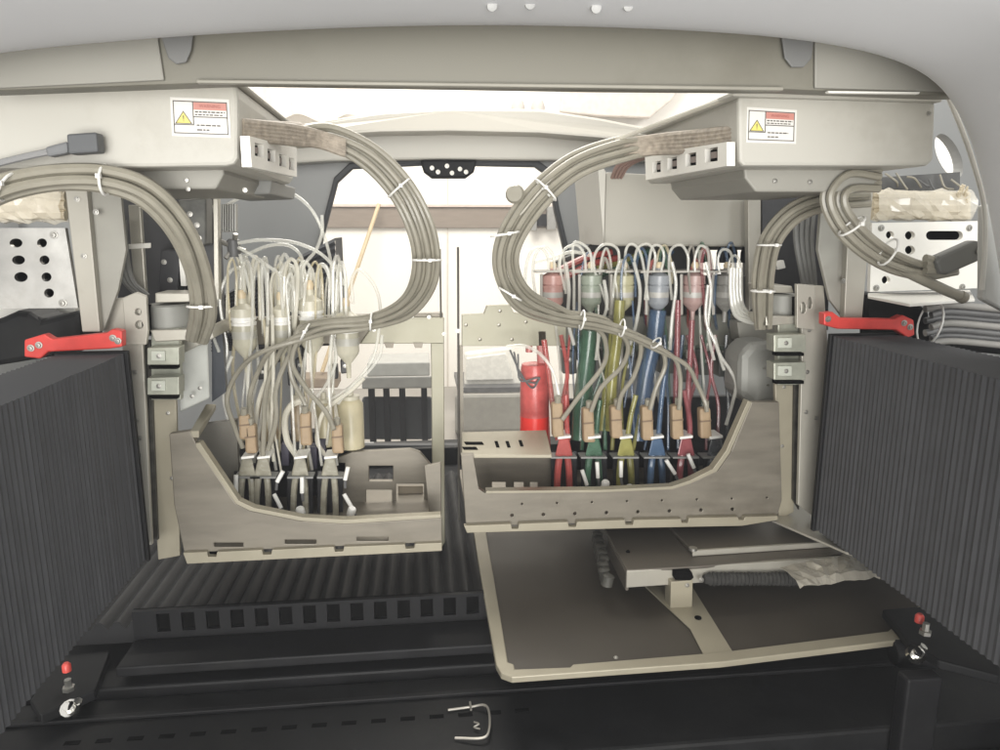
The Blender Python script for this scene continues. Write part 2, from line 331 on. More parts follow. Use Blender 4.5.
# ============================================================ CONTROL BOXES
def control_box(side):
    L_ = side == 'l'
    t = thing('control_box', ('left' if L_ else 'right')+' cream metal control box with a warning sticker hanging under the cross beam', 'control box', 'cream control boxes under the beam')
    if L_:
        fr = [(-60, 84), (230, 82), (236, 86), (238, 98), (238, 158), (234, 164), (226, 166), (-60, 170)]; Y0, Y1 = .62, .88
    else:
        fr = [(738, 98), (742, 95), (930, 99), (936, 103), (934, 160), (928, 166), (744, 166), (739, 162)]; Y0, Y1 = .62, .88
    zt = P(fr[1][0], fr[1][1], Y0).z
    MB().plate(fr, Y0, Y1-Y0).build('case', boxm, t, .003)
    if L_:
        MB().slab([P(x, y, Y0-.001) for x, y in [(-60, 80.5), (240, 79.5), (240, 83), (-60, 84)]], (0, Y1-Y0, 0)).build('lid', boxm, t, .001)
    else:
        MB().slab([P(x, y, Y0-.008) for x, y in [(733, 91), (943, 96), (942, 102), (733, 96)]], (0, Y1-Y0, 0)).build('lid', boxm, t, .001)
    # socket strip along the inner side
    if L_:
        X = P(238, 120, Y0).x; q = lambda y, Y: None
        a0 = P(242, 150, .63); z0 = a0.z; 
        xs = X+.006
        def side_pt(px, py):   # on plane x = xs
            d = ray(px, py); tt = xs/d.x if abs(d.x) > 1e-6 else 1
            return Vector((xs, d.y*tt, CAMZ+d.z*tt))
    else:
        X = P(738, 120, Y0).x; xs = X-.006
        def side_pt(px, py):
            d = ray(px, py); tt = xs/d.x
            return Vector((xs, d.y*tt, CAMZ+d.z*tt))
    if L_: quad = [(240, 136), (290, 148), (290, 177), (242, 167)]; cs = [(250, 150), (263, 155.5), (275, 160.5), (284.5, 164)]; hw = [(4.6, 6.5), (4, 6.2), (3.4, 6), (2.8, 6)]
    else: quad = [(735, 142), (651, 155), (652, 180), (735, 166)]; cs = [(719, 155), (698, 159.5), (679, 163.5), (663, 167)]; hw = [(6.5, 7), (5.5, 6.5), (4.8, 6), (4.2, 5.6)]
    dirx = .006 if L_ else -.006
    holes = []
    for (cx, cy), (a, b) in zip(cs, hw):
        k = .23 if L_ else -.17
        holes.append([side_pt(cx-a, cy-b-k*a), side_pt(cx+a, cy-b+k*a), side_pt(cx+a, cy+b+k*a), side_pt(cx-a, cy+b-k*a)])
    MB().slab([side_pt(*p) for p in quad], (dirx*1.2, 0, 0), holes).build('socket_strip', whitep, t)
    for h in holes:
        c = sum(h, Vector())/4
        MB().slab([c+(p-c)*.8 for p in h], (dirx*.5, 0, 0)).build('socket', dark, t)
        MB().slab([c+(p-c)*Vector((1, .45, .45)) for p in h], (dirx*.8, 0, 0)).build('plug_pin', mat('socket_core', (.25, .2, .18), .5), t)
    # sticker
    st = [(170, 97), (229, 99.5), (231, 138), (172, 136)] if L_ else [(747, 107), (797, 110), (796, 144), (746, 142.5)]
    def S_(u, v, Y):
        a, b, c, d = [Vector(p) for p in st]
        p = (a*(1-u)+b*u)*(1-v)+(d*(1-u)+c*u)*v
        return P(p.x, p.y, Y)
    yl = Y0-.0007
    def q_(u0, v0, u1, v1, Y): return [S_(u0, v0, Y), S_(u1, v0, Y), S_(u1, v1, Y), S_(u0, v1, Y)]
    lb = MB(); lb.slab(q_(0, 0, 1, 1, yl), (0, .0006, 0)); lab = lb.build('warning_label', labelw, t)
    l2 = MB(); y2 = yl-.0003; th = (0, .00028, 0)
    for r_ in [(.04, .08, .96, .105), (.04, .90, .96, .925), (.04, .08, .055, .925), (.945, .08, .96, .925), (.04, .68, .38, .705), (.38, .47, .96, .495), (.37, .08, .385, .70)]: l2.slab(q_(*r_, y2), th)
    yy = .36
    def words(v, u0, u1, h):
        u = u0
        while u < u1:
            k = random.uniform(.035, .09); l2.slab(q_(u, v, min(u+k, u1), v+h, y2), th); u += k+.018
    words(.335, .41, .92, .035); words(.41, .41, .88, .03); words(.68, .43, .84, .035); words(.80, .43, .64, .035)
    l2.build('print', inkline, lab)
    MB().slab(q_(.39, .11, .945, .30, y2), th).build('red_header', labelr, lab)
    tr = MB(); tr.slab([S_(.21, .34, y2), S_(.355, .67, y2), S_(.065, .67, y2)], th); tr.build('yellow_triangle', labely, lab)
    y3 = y2-.0002; b_ = MB()
    A, B, C_ = Vector((.21, .34)), Vector((.355, .67)), Vector((.065, .67)); cc = (A+B+C_)/3
    for p, q in ((A, B), (B, C_), (C_, A)):
        pi, qi = cc+(p-cc)*.84, cc+(q-cc)*.84
        b_.slab([S_(*p, y3), S_(*q, y3), S_(*qi, y3), S_(*pi, y3)], (0, .00018, 0))
    b_.slab([S_(.2, .46, y3), S_(.22, .46, y3), S_(.215, .575, y3), S_(.205, .575, y3)], (0, .00018, 0))
    b_.slab(q_(.203, .59, .217, .615, y3), (0, .00018, 0))
    b_.build('triangle_outline', inkline, lab)
    # header lettering
    cu = bpy.data.curves.new('lettering', 'FONT'); cu.body = 'WARNING'; cu.size = 1; cu.align_x = 'CENTER'; cu.align_y = 'CENTER'
    to = bpy.data.objects.new('lettering', cu); COL.objects.link(to)
    bpy.context.view_layer.update(); dg = bpy.context.evaluated_depsgraph_get(); me = bpy.data.meshes.new_from_object(to.evaluated_get(dg)); bpy.data.objects.remove(to)
    o = bpy.data.objects.new('lettering', me); COL.objects.link(o); me.materials.clear(); me.materials.append(mat('letter_dark', (.33, .10, .08), .5)); o.parent = lab
    c = S_(.667, .205, y3-.0001); ux = (S_(.945, .205, y3)-S_(.39, .205, y3)); k = ux.length*.62/4.6
    ang = math.atan2(ux.z, ux.x)
    me.transform(Matrix.Translation(c) @ Matrix.Rotation(-ang, 4, 'Y') @ Matrix.Rotation(R(90), 4, 'X') @ Matrix.Scale(k, 4))
    m_ = MB()
    for x, y in ([(20, 92)] if L_ else [(929, 113)]): m_.screw(P(x, y, Y0), .0016)
    m_.build('screw', steel, t)
    # channel below
    if L_: ch = [(70, 168), (223, 166), (224, 174), (216, 189), (100, 190), (70, 186)]
    else: ch = [(744, 168), (872, 169), (882, 176), (868, 192), (756, 192), (745, 178)]
    MB().plate(ch, .66, .2).build('mounting_channel', boxd, t, .002)
    m_ = MB()
    for x, y in ([(186, 180), (188, 189), (245, 190)] if L_ else [(775, 181), (810, 182)]): m_.screw(P(x, y, .659), .0014)
    m_.build('screw', steel, t)
    return t
control_box('l'); control_box('r')
t = thing('hanging_cover', 'plain grey sheet cover hanging behind the right control box', 'cover')
MB().plate([(606, 172), (760, 180), (760, 247), (604, 246)], .98, .16).build('front', mat('cover_grey', (.36, .345, .30), .5, var=.04, scale=6), t, .003)
MB().plate([(597, 157), (606, 172), (604, 246), (601, 210)], .975, .15).build('side_flange', boxm, t, .001)
m_ = MB()
for i in range(4): m_.tube(pts([(612+i*3, 178, .98), (617+i*4, 166, .96), (630+i*5, 158, .94), (655+i*3, 154, .9)], 1), .0022, 6, 5)
m_.build('lead', mat('brown_wire', (.30, .2, .17), .5), t)
t = thing('lower_cover', 'dark grey cover behind the left socket strip', 'cover')
MB().plate([(216, 178), (272, 180), (270, 194), (216, 196)], .80, .15).build('body', mat('mid_grey', (.24, .24, .225), .5), t, .002)

# ============================================================ SIDE BELLOWS
def bellows_y(mb, x0, x1, z0, z1, y0, y1, n, d):
    vs = []
    for i in range(2*n+1):
        k = d if i % 2 else 0; y = y0+(y1-y0)*i/(2*n); j = random.uniform(-.0003, .0003)+.0005*math.sin(i*.21)
        vs += [(x0-k+j, y, z0-k), (x1+k+j, y, z0-k), (x1+k+j, y, z1+k), (x0-k+j, y, z1+k)]
    m = 2*n+1
    fs = [(i*4+k, i*4+(k+1) % 4, (i+1)*4+(k+1) % 4, (i+1)*4+k) for i in range(m-1) for k in range(4)]
    fs += [(3, 2, 1, 0), tuple((m-1)*4+k for k in range(4))]
    mb.add(vs, fs)
YL = .78
a = P(124, 353, YL); b = P(149, 556, YL); 
t = thing('bellows', 'left tall black pleated bellows reaching to the lower left corner', 'bellows', 'tall pleated side bellows')
m_ = MB(); bellows_y(m_, a.x-.062, (a.x+b.x)/2, b.z, a.z, .12, YL-.006, 88, .0011); m_.build('pleats', bellm, t)
MB().box((a.x-.066, YL-.006, b.z-.004), ((a.x+b.x)/2+.004, YL, a.z+.003)).build('end_plate', blkm, t, .001)
a = P(828, 336, YL); b = P(816, 526, YL)
t = thing('bellows', 'right tall black pleated bellows reaching past the right edge', 'bellows', 'tall pleated side bellows')
m_ = MB(); bellows_y(m_, (a.x+b.x)/2, a.x+.085, b.z, a.z, .12, YL-.006, 88, .0011); m_.build('pleats', bellm, t)
MB().box(((a.x+b.x)/2-.004, YL-.006, b.z-.004), (a.x+.089, YL, a.z+.003)).build('end_plate', blkm, t, .001)

# red brackets
def red_bracket(L_):
    t = thing('red_bracket', 'flat red metal bracket on top of the '+('left' if L_ else 'right')+' bellows', 'bracket', 'red brackets on the bellows')
    Y = .765
    if L_:
        p = [(24, 340), (44, 334), (52, 339), (106, 333), (112, 329), (122, 331), (122, 347), (108, 349), (48, 352), (40, 359), (24, 357)]
        sc = [(31, 348), (39, 345), (113, 338), (118, 341)]
    else:
        p = [(824, 313), (833, 312), (841, 318), (895, 319), (903, 315), (914, 320), (915, 335), (908, 338), (896, 330), (838, 329), (824, 325)]
        sc = [(828, 319), (904, 323), (910, 327)]
    MB().plate(p, Y, .012).build('plate', redm, t, .0015)
    for x, y in sc: MB().screw(P(x, y, Y), .0024).build('screw', steel, t)
red_bracket(True); red_bracket(False)

# ============================================================ BLACK BED, FLOOR BELLOWS
ZB = CAMZ-.445
t = thing('machine_bed', 'black painted steel bed and front beams along the bottom of the machine', 'machine bed')
MB().box((-1.2, .30, ZB-.30), (1.5, .60, ZB-.085)).build('front_beam', blk, t, .004)
MB().box((-1.2, .603, ZB-.30), (1.5, .74, ZB-.055)).build('middle_beam', blk, t, .004)
MB().box((-1.2, .743, ZB-.30), (1.5, 1.465, ZB-.045)).build('rear_deck', blkm, t, .003)
MB().box((-1.2, .700, ZB-.054), (1.5, .706, ZB-.050)).build('ledge', blkm, t, .001)
m_ = MB()
for i in range(16): m_.box((-.36+i*.03, .668, ZB-.0552), (-.345+i*.03, .674, ZB-.0547))
m_.build('slot_row', dark, t)
x0 = P(88, 575, .9).x; x1 = P(486, 560, .9).x
t = thing('floor_bellows', 'black ridged rubber cover lying flat between the side bellows', 'bellows')
m_ = MB(); n = 26; vs = []
for i in range(n):
    xa = x0+(x1-x0)*i/n; wdt = (x1-x0)/n
    for u, h in ((0, 0), (.12, .002), (.3, .008), (.5, .0095), (.7, .008), (.88, .002)):
        vs += [(xa+u*wdt, .808, ZB-.012+h), (xa+u*wdt, 1.30, ZB-.012+h)]
k = len(vs)//2
m_.add(vs, [(2*i, 2*i+2, 2*i+3, 2*i+1) for i in range(k-1)], True)
vf = []
for i in range(0, len(vs), 2): vf += [vs[i], (vs[i][0], vs[i][1], ZB-.03)]
m_.add(vf, [(2*i, 2*i+2, 2*i+3, 2*i+1) for i in range(k-1)])
m_.build('ridged_cover', flexm, t)
# perforated front strip
z1 = P(300, 603, .80).z; z0 = P(300, 630, .80).z; xa = P(150, 615, .8).x; xb = P(484, 615, .8).x
hs = []; nn = 14
for i in range(nn):
    c = xa+(xb-xa)*(i+.5)/nn; r_ = (xb-xa)/nn*.27
    hs.append([Vector((c-r_, .80, z0+.008)), Vector((c+r_, .80, z0+.008)), Vector((c+r_, .80, z1-.004)), Vector((c-r_, .80, z1-.004))])
m_ = MB(); m_.slab([Vector((xa-.02, .80, z0)), Vector((xb, .80, z0)), Vector((xb, .80, z1)), Vector((xa-.02, .80, z1))], (0, .006, 0), hs); MB().box((xa-.02, .8055, z0), (xb, .8075, z1)).build('strip_backing', dark, t); m_.build('perforated_strip', mat('strip_black', (.007, .007, .008), .6, var=.1, spec=.3), t)
MB().box((xa-.02, .745, z0-.012), (xb+.5, .80, z0)).build('strip_foot', blkm, t, .002)
# wire handle in front
t = thing('wire_handle', 'small bent steel wire handle on the black front beam', 'handle')
m_ = MB(); Yh = .58
zz = ZB-.0525
m_.tube([PZ(448, 710, zz), PZ(470, 707, zz), PZ(484, 705, zz+.004), PZ(489, 712, zz+.004), PZ(489, 730, zz+.004), PZ(482, 738, zz+.003), PZ(455, 738, zz)], .0013, 8, 6); m_.build('wire', mat('dull_wire', (.4, .38, .34), .4, .6), t)
m_ = MB(); m_.tube([PZ(470, 702, zz+.002), PZ(471, 710, zz+.002)], .0012, 6, 1).tube([PZ(474, 722, zz+.001), PZ(479, 724, zz+.002), PZ(474, 727, zz+.001), PZ(480, 729, zz+.001)], .0009, 6, 3); m_.build('clip', mat('dull_wire', (.4, .38, .34), .4, .6), t)

# corner clamps with screws
def clamp(L_):
    t = thing('corner_clamp', 'black clamp with a bright bolt and red plug at the foot of the '+('left' if L_ else 'right')+' bellows', 'clamp', 'corner clamps at the bellows feet')
    z = ZB-.03 if L_ else CAMZ-.440
    if L_:
        MB().flat([(60, 655), (110, 650), (95, 690), (40, 715), (30, 700)], z, .012).build('plate', blk, t, .002)
        red, nut, chrome = (67, 671), (69, 690), (71, 710)
    else:
        MB().flat([(882, 609), (922, 606), (1000, 660), (1000, 676), (938, 660), (908, 640)], z+.02, .010).build('plate', blk, t, .002)
        a_ = PZ(893, 648, z); b_ = PZ(975, 700, z-.02)
        MB().lathe(a_+Vector((0, 0, -.006)), [(0, .012), (.003, .0145), (.05, .0145), (.07, .0145), (.075, .012)], 20, (1, -.15, 0)).build('roller', blkm, t)
        MB().box(P(908, 680, .584), (P(944, 680, .584).x, .601, ZB-.3)).build('post', blkm, t, .003)
        red, nut, chrome = (919, 622), (925, 634), (914, 656)
    zt = z+.014+(.02 if not L_ else 0)
    MB().lathe(PZ(*nut, zt), [(0, .006), (.004, .006), (.0041, .0035), (.012, .0035)], 6).build('nut', steel, t)
    MB().lathe(PZ(*red, zt+.004), [(0, .0045), (.007, .0045), (.0095, .0025)], 12).build('red_plug', redlens, t)
    MB().lathe(PZ(*chrome, zt-.005), [(0, .009), (.005, .009), (.0052, .0055), (.010, .005), (.011, .003)], 12, (.1, -.5, .8)).build('bolt', mat('chrome', (.85, .84, .8), .08, 1, var=.1), t)
    o = MB().lathe(PZ(chrome[0]+6, chrome[1]-6, zt-.002), [(0, .004), (.006, .004)], 6, (.4, -.3, .8)).build('bolt', mat('chrome', (.85, .84, .8), .08, 1), t)
clamp(True); clamp(False)

# ============================================================ PLATEN, PLATFORM UNIT
ZP = CAMZ-.432
t = thing('platen_tray', 'wide dark brown platen tray with a pale metal rim, lower right', 'tray')
outer = [(472, 520), (478, 560), (496, 664), (501, 673), (512, 677), (720, 662), (900, 640), (940, 600), (925, 520)]
inner = [(484, 520), (491, 560), (508, 662), (514, 664), (515, 669), (570, 667), (573, 664), (720, 652), (888, 631), (925, 600), (905, 520)]
n = len(outer)
m_ = MB(); A = [PZ(x, y, ZP) for x, y in outer]; B = [PZ(x, y, ZP) for x, y in inner]
m_.slab(A+B[::-1], (0, 0, -.007)); m_.build('rim', edgem, t, .0012)
MB().slab([PZ(x, y, ZP-.004) for x, y in [(x-1, y+1.5) for x, y in inner]], (0, 0, -.004)).build('board', platenm, t)
m_ = MB(); m_.flat([(645, 586), (692, 586), (712, 618), (735, 655), (705, 657), (690, 628)], ZP-.001, .002); m_.build('cross_strip', edgem, t, .0005)
MB().screw(PZ(616, 658, ZP+.0005), .0016, (0, 0, 1)).build('screw', steel, t)
MB().lathe(PZ(698, 618, ZP-.0005), [(0, .004), (.001, .004)], 12).build('strip_hole', dark, t)

ZU = ZP+.045
t = thing('platform_unit', 'stepped steel platform resting over the right half of the platen tray', 'platform')
pl_ = [(601, 522), (608, 535), (627, 570), (700, 566), (845, 553), (885, 566), (960, 552), (880, 505)]
MB().flat(pl_, ZU, .004).build('top_plate', unitm, t, .0012)
fa = PZ(627, 570, ZU); fb = PZ(860, 555, ZU)
m_ = MB(); m_.hexa([fa+Vector((0, -.0008, -.001)), fb+Vector((0, -.0008, -.001)), fb+Vector((0, -.0008, -.022)), fa+Vector((0, -.0008, -.022))],
                   [fa+Vector((0, .004, -.001)), fb+Vector((0, .004, -.001)), fb+Vector((0, .004, -.022)), fa+Vector((0, .004, -.022))]); m_.build('front_rail', platem, t, .0008)
m_ = MB(); fc = PZ(608, 535, ZU); m_.hexa([fa+Vector((-.001, 0, -.003)), fa+Vector((.003, 0, -.003)), fa+Vector((.003, 0, -.026)), fa+Vector((-.001, 0, -.026))], [fc+Vector((-.001, 0, -.003)), fc+Vector((.003, 0, -.003)), fc+Vector((.003, 0, -.026)), fc+Vector((-.001, 0, -.026))]); m_.build('side_rail', unitm, t, .0008)
MB().slab([PZ(x, y, ZU+.007) for x, y in [(655, 512), (668, 524), (693, 551), (845, 541), (890, 538), (850, 505)]], (0, 0, -.0065)).build('raised_plate', unitm, t, .0015)
e0 = PZ(693, 551, ZU+.0075); e1 = PZ(862, 540, ZU+.0075)
MB().hexa([e0, e1, e1+Vector((0, 0, -.007)), e0+Vector((0, 0, -.007))], [e0+Vector((0, .004, 0)), e1+Vector((0, .004, 0)), e1+Vector((0, .004, -.007)), e0+Vector((0, .004, -.007))]).build('edge_strip', platem, t, .0005)
MB().lathe(PZ(693, 550, ZU+.008), [(0, .005), (.003, .005), (.0032, .002)], 14).build('bolt', steel, t)
# hanging block in front
bp = PZ(667, 570, ZU)
MB().plate([(671, 582), (693, 580), (692, 623), (670, 624)], bp.y-.004, .02).build('drop_block', edgem, t, .001)
MB().plate([(675, 573), (692, 572), (694, 578), (690, 581), (675, 580)], bp.y-.004, .012).build('arch_cutout', dark, t, .001)
MB().screw(P(687, 585, bp.y-.004), .0018).build('screw', steel, t)
MB().screw(P(701, 580, bp.y-.004), .0022).build('screw', steel, t)
ca = P(704, 579, bp.y); cb = P(806, 579, bp.y); ln = (cb-ca).length; prof = []
for i in range(53):
    prof.append((ln*i/52, (.0082 if i % 2 else .0066)*(1 if 1 < i < 51 else .7)+random.uniform(-.0004, .0004)))
m_ = MB(); m_.lathe(ca, prof, 16, cb-ca)
m_.build('coiled_hose', foamm, t)
fv = []; nx_, ny_ = 22, 5
e_top = [(780, 566), (850, 554), (905, 566)]; e_bot = [(800, 584), (850, 577), (905, 572)]
def lerp3(l, u):
    u *= 2; k = min(1, int(u)); u -= k; return (l[k][0]*(1-u)+l[k+1][0]*u, l[k][1]*(1-u)+l[k+1][1]*u)
for i in range(nx_+1):
    for j in range(ny_+1):
        a_ = lerp3(e_top, i/nx_); b_ = lerp3(e_bot, i/nx_); v = j/ny_
        p_ = PZ(a_[0]*(1-v)+b_[0]*v, a_[1]*(1-v)+b_[1]*v, ZU+.003); p_.z += random.uniform(-.002, .002)-(.004 if j == ny_ else 0); p_.y += random.uniform(-.001, .001)
        fv.append(p_)
m_ = MB(); m_.add(fv, [(i*(ny_+1)+j, (i+1)*(ny_+1)+j, (i+1)*(ny_+1)+j+1, i*(ny_+1)+j+1) for i in range(nx_) for j in range(ny_)]); o = m_.build('crumpled_film', mat('film_silver', (.52, .49, .42), .25, .3, alpha=.8, var=.1), t)
sd = o.modifiers.new('sol', 'SOLIDIFY'); sd.thickness = .0006
m_ = MB()
for i in range(8):
    x = 596+i*1.5; y = 541+i*6.3
    m_.lathe(PZ(x, y, ZU-.022), [(0, .007), (.012, .007), (.014, .004)], 10, (random.uniform(-.2, .2), 0, 1))
m_.build('cable_chain', mat('chain_grey', (.06, .058, .05), .5, var=.3), t)
MB().screw(PZ(628, 552, ZU+.0002), .0018, (0, 0, 1)).build('screw', dark, t)

# ============================================================ CARRIAGE FRAMES
YF = .80
t = thing('carriage_frame', 'left metal print carriage frame with sloping side cheek and slotted lip', 'carriage frame', 'print carriage frames')
fp = [(169, 434), (190, 431), (197, 446), (236, 504), (250, 511), (300, 521), (345, 524), (442, 518), (442, 542), (184, 553), (174, 505)]
hs = [rect(214, 543, 243, 547), rect(285, 540, 316, 544), rect(357, 537, 388, 541)]
MB().plate(fp, YF, .010, hs).build('cheek_plate', framem, t, .001)
MB().plate([(196, 443), (200, 443), (239, 501), (254, 508), (302, 517.5), (345, 520), (441, 515), (441, 518), (345, 524), (300, 521), (250, 511), (236, 504), (196, 447)], YF-.001, .012).build('lit_edge_bead', edgem, t, .0005)  # paler bead paints the lit top edge of the cheek plate
fl = [(183, 553), (207, 552), (208, 557), (216, 557), (217, 552), (262, 550), (263, 555), (271, 554.5), (272, 550), (334, 547), (335, 552), (343, 551.5), (344, 547), (405, 544.5), (406, 549), (414, 548.5), (415, 544), (442, 543), (442, 551), (187, 564)]
MB().plate(fl, YF-.006, .008).build('bottom_flange', edgem, t, .0006)
MB().plate(rect(206, 550, 218, 559)+[], YF+.003, .004).build('notch_backing', dark, t)
zf = P(300, 548, YF).z
MB().box((P(184, 548, YF).x, YF+.011, zf), (P(441, 548, YF).x, 1.0, zf+.003)).build('floor_plate', framem, t)
MB().plate([(338, 458), (352, 452), (410, 449), (420, 452), (432, 466), (434, 530), (338, 530)], .93, .008, [rect(369, 466, 393, 481), rect(396, 484, 424, 512), rect(366, 490, 392, 516)]).build('rear_plate', framem, t, .001)
MB().plate([(424, 466), (441, 462), (442, 540), (432, 540)], .86, .004).build('end_rib', framem, t, .001)
MB().plate(rect(398, 486, 423, 511), .955, .003).build('inner_bracket', mat('warm_tan_plate', (.30, .26, .2), .5), t)  # plain warm tan bracket
MB().plate([(236, 318), (443, 313), (443, 343), (236, 345)], .985, .014).build('rack_bar', framem, t, .001)
MB().plate([(378, 318), (444, 317.5), (444, 343.5), (360, 344)], .978, .006).build('rack_bar_front', mat('bar_olive', (.31, .295, .22), .4, .2, dirt=.15), t, .001)
m_ = MB()
for x, y in ((412, 316), (429, 317), (444, 334), (374, 330)): m_.screw(P(x, y, .977), .0018)
m_.build('screw', steel, t)
MB().plate([(384, 343), (394, 343), (393, 348), (386, 348)], .975, .01).add([], []).build('foot', framem, t)
MB().plate([(413, 343), (423, 343), (422, 348), (415, 348)], .975, .01).build('foot', framem, t)
MB().plate([(431, 343), (444, 343), (445, 555), (433, 555)], .985, .014).build('post', mat('bar_olive', (.31, .295, .22), .4, .2), t, .001)
m_ = MB(); m_.tube([P(440, 249, .98), P(441, 318, .98)], .0013, 8, 1); m_.build('sensor_rod', mat('rod_steel', (.2, .19, .17), .35, .6), t)
# inner left wall of frame
MB().plate([(192, 432), (206, 424), (236, 420), (240, 500), (210, 462)], .90, .01).build('inner_wall', mat('inner_grey', (.2, .19, .165), .5, .2), t)
MB().hexa([P(190, 431, YF), P(199, 431, YF), P(199, 438, YF), P(192, 438, YF)], [P(206, 404, .93), P(216, 404, .93), P(216, 410, .93), P(206, 410, .93)]).build('cheek_arm', edgem, t, .001)

t = thing('carriage_frame', 'right metal print carriage frame with rows of small holes along its lip', 'carriage frame', 'print carriage frames')
fp = [(461, 455), (690, 455), (690, 470), (728, 462), (731, 452), (752, 402), (778, 402), (781, 500), (776, 518), (466, 524)]
fo = [(461, 455), (553, 455), (553, 488.5), (690, 487), (716, 474), (731, 452), (752, 402), (779, 402), (782, 500), (777, 518), (466, 524)]
win_ = [(475, 460), (479, 457), (552.4, 457), (552.4, 488.2), (484, 492), (478, 488)]
fo2 = [(461, 455), (474, 455), (474, 460), (479, 489), (485, 493), (600, 492), (672, 489), (692, 483), (718, 471), (731, 452), (752, 402), (779, 402), (782, 500), (777, 518), (466, 526)]
hs = [circ(512+i*31.5, 515.5-i*.9, 1.7, 8) for i in range(8)]+[circ(522+i*35, 504-i*.9, 1.1, 6) for i in range(8)]
MB().plate(fo2, YF+.02, .010, hs).build('cheek_plate', framem, t, .0008)
MB().plate([(752, 402), (730, 453), (717, 471.5), (691, 483.5), (672, 489.5), (600, 492.5), (486, 493.5), (486, 491), (600, 490), (672, 486.5), (690, 480.5), (713, 469), (726, 451), (748, 401)], YF+.0185, .013).build('lit_edge_bead', edgem, t, .0005)  # light along the cheek's inner edge painted as a paler bead
fl = [(464, 526), (511, 524), (512, 529), (518, 529), (519, 524), (568, 522), (569, 527), (576, 527), (577, 522), (625, 520), (626, 525), (633, 525), (634, 520), (681, 519), (682, 523), (688, 523), (689, 518), (738, 517), (739, 520), (744, 520), (745, 517), (778, 516), (778, 520), (742, 526), (640, 528), (467, 533)]
MB().plate(fl, YF+.012, .008).build('bottom_flange', edgem, t, .0006)
zf = P(600, 520, YF+.02).z
MB().box((P(468, 520, YF+.02).x, YF+.031, zf), (P(776, 520, YF+.02).x, 1.02, zf+.003)).build('floor_plate', framem, t)
MB().plate([(470, 456), (556, 456), (556, 496), (478, 496)], .93, .006, [rect(492, 482, 506, 494), rect(514, 482, 524, 494), rect(530, 482, 538, 494)]).build('rear_wall', framem, t, .001)
# rear top shelf with slots
zs = P(500, 452, YF+.03).z
sh = [PZ(462, 455, zs), PZ(552, 455, zs), PZ(546, 430, zs), PZ(462, 432, zs)]
m_ = MB(); m_.slab(sh, (0, 0, -.004)); m_.build('rear_shelf', edgem, t, .0008)
for (x, y, a, b) in ((474, 443, 9, 1.3), (470, 448, 7, 1.3), (497, 444, 1.6, 3), (508, 444, 1.6, 3), (521, 443, 1.6, 3)):
    m_ = MB(); m_.flat([(x-a-1, y-b), (x+a-1, y-b), (x+a+1, y+b), (x-a+1, y+b)], zs+.0006, .0006); m_.build('slot', dark, t)
MB().plate([(462, 315), (484, 314), (487, 306), (510, 305), (514, 313), (548, 316), (566, 316), (566, 346), (462, 346)], .985, .012, [circ(x, y, 1.6, 8) for x, y in ((466, 325), (500, 311), (499, 325), (480, 339.5), (512, 339.5), (526, 322))]).build('rack_bar', mat('bar_olive', (.31, .295, .22), .4, .2), t, .001)
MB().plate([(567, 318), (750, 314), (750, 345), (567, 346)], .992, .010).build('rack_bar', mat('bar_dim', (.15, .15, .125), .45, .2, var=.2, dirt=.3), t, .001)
m_ = MB(); m_.tube([P(458, 247, .98), P(459, 520, .98)], .0016, 8, 1); m_.build('sensor_rod', mat('rod_steel', (.2, .19, .17), .35, .6), t)
MB().screw(P(458, 331, .977), .002).build('screw', steel, t)
MB().plate([(459.5, 346), (463, 346), (464, 455), (460.5, 455)], .985, .01).build('post', framem, t)
MB().plate([(560, 455), (565, 400), (745, 396), (745, 495), (560, 495)], 1.0, .01).build('rear_board', pcb, t)

# ============================================================ INK PARTS
YI = .915
def tubes_part(parent, specs, m, r, name='tube', n=8):
    for s_ in specs:
        mb = MB(); mb.tube(pts(s_, YI), r, n, 7); mb.build(name, m, parent)
def ink_filter(px, yt, yb, rp, colour, label, Y=YI, loops=(), group='ink filters'):
    t = thing('ink_filter', label, 'ink filter', group)
    T = P(px, yt, Y); B = P(px, yb, Y); H = T.z-B.z; r = mm(rp, Y)
    clear = colour == 'clear'
    capm = filtc if clear else pale(colour)
    body = filtm if clear else pale(colour)
    MB().lathe(B, [(0, r*.18), (H*.18, r*.22), (H*.30, r*.85), (H*.34, r*.95), (H*.58, r*.95)], 20).build('bowl', body if clear else pale(colour), t)
    MB().lathe(B+Vector((0, 0, H*.58)), [(0, r*1.0), (H*.035, r*1.02), (H*.04, r*.9), (H*.06, r*.9), (H*.065, r*1.02), (H*.10, r*1.0)], 20).build('collar', tiem if clear else pale(colour), t)
    MB().lathe(B+Vector((0, 0, H*.68)), [(0, r*.97), (H*.10, r*.97), (H*.12, r*.7), (H*.16, r*.35), (H*.22, r*.32)], 20).build('cap', capm, t)
    MB().lathe(B+Vector((0, 0, H*.90)), [(0, r*.30), (H*.05, r*.36), (H*.1, r*.22)], 12).build('fitting', mat('fitting_amber', (.68, .56, .38), .3), t)
    MB().lathe(B+Vector((0, 0, H*.42)), [(0, r*.97), (H*.09, r*.97)], 20).build('band', mat('dull_band', (.42, .41, .38), .35, var=.2, scale=80) if not clear else mat('grey_band', (.42, .41, .36), .4), t)
    return t
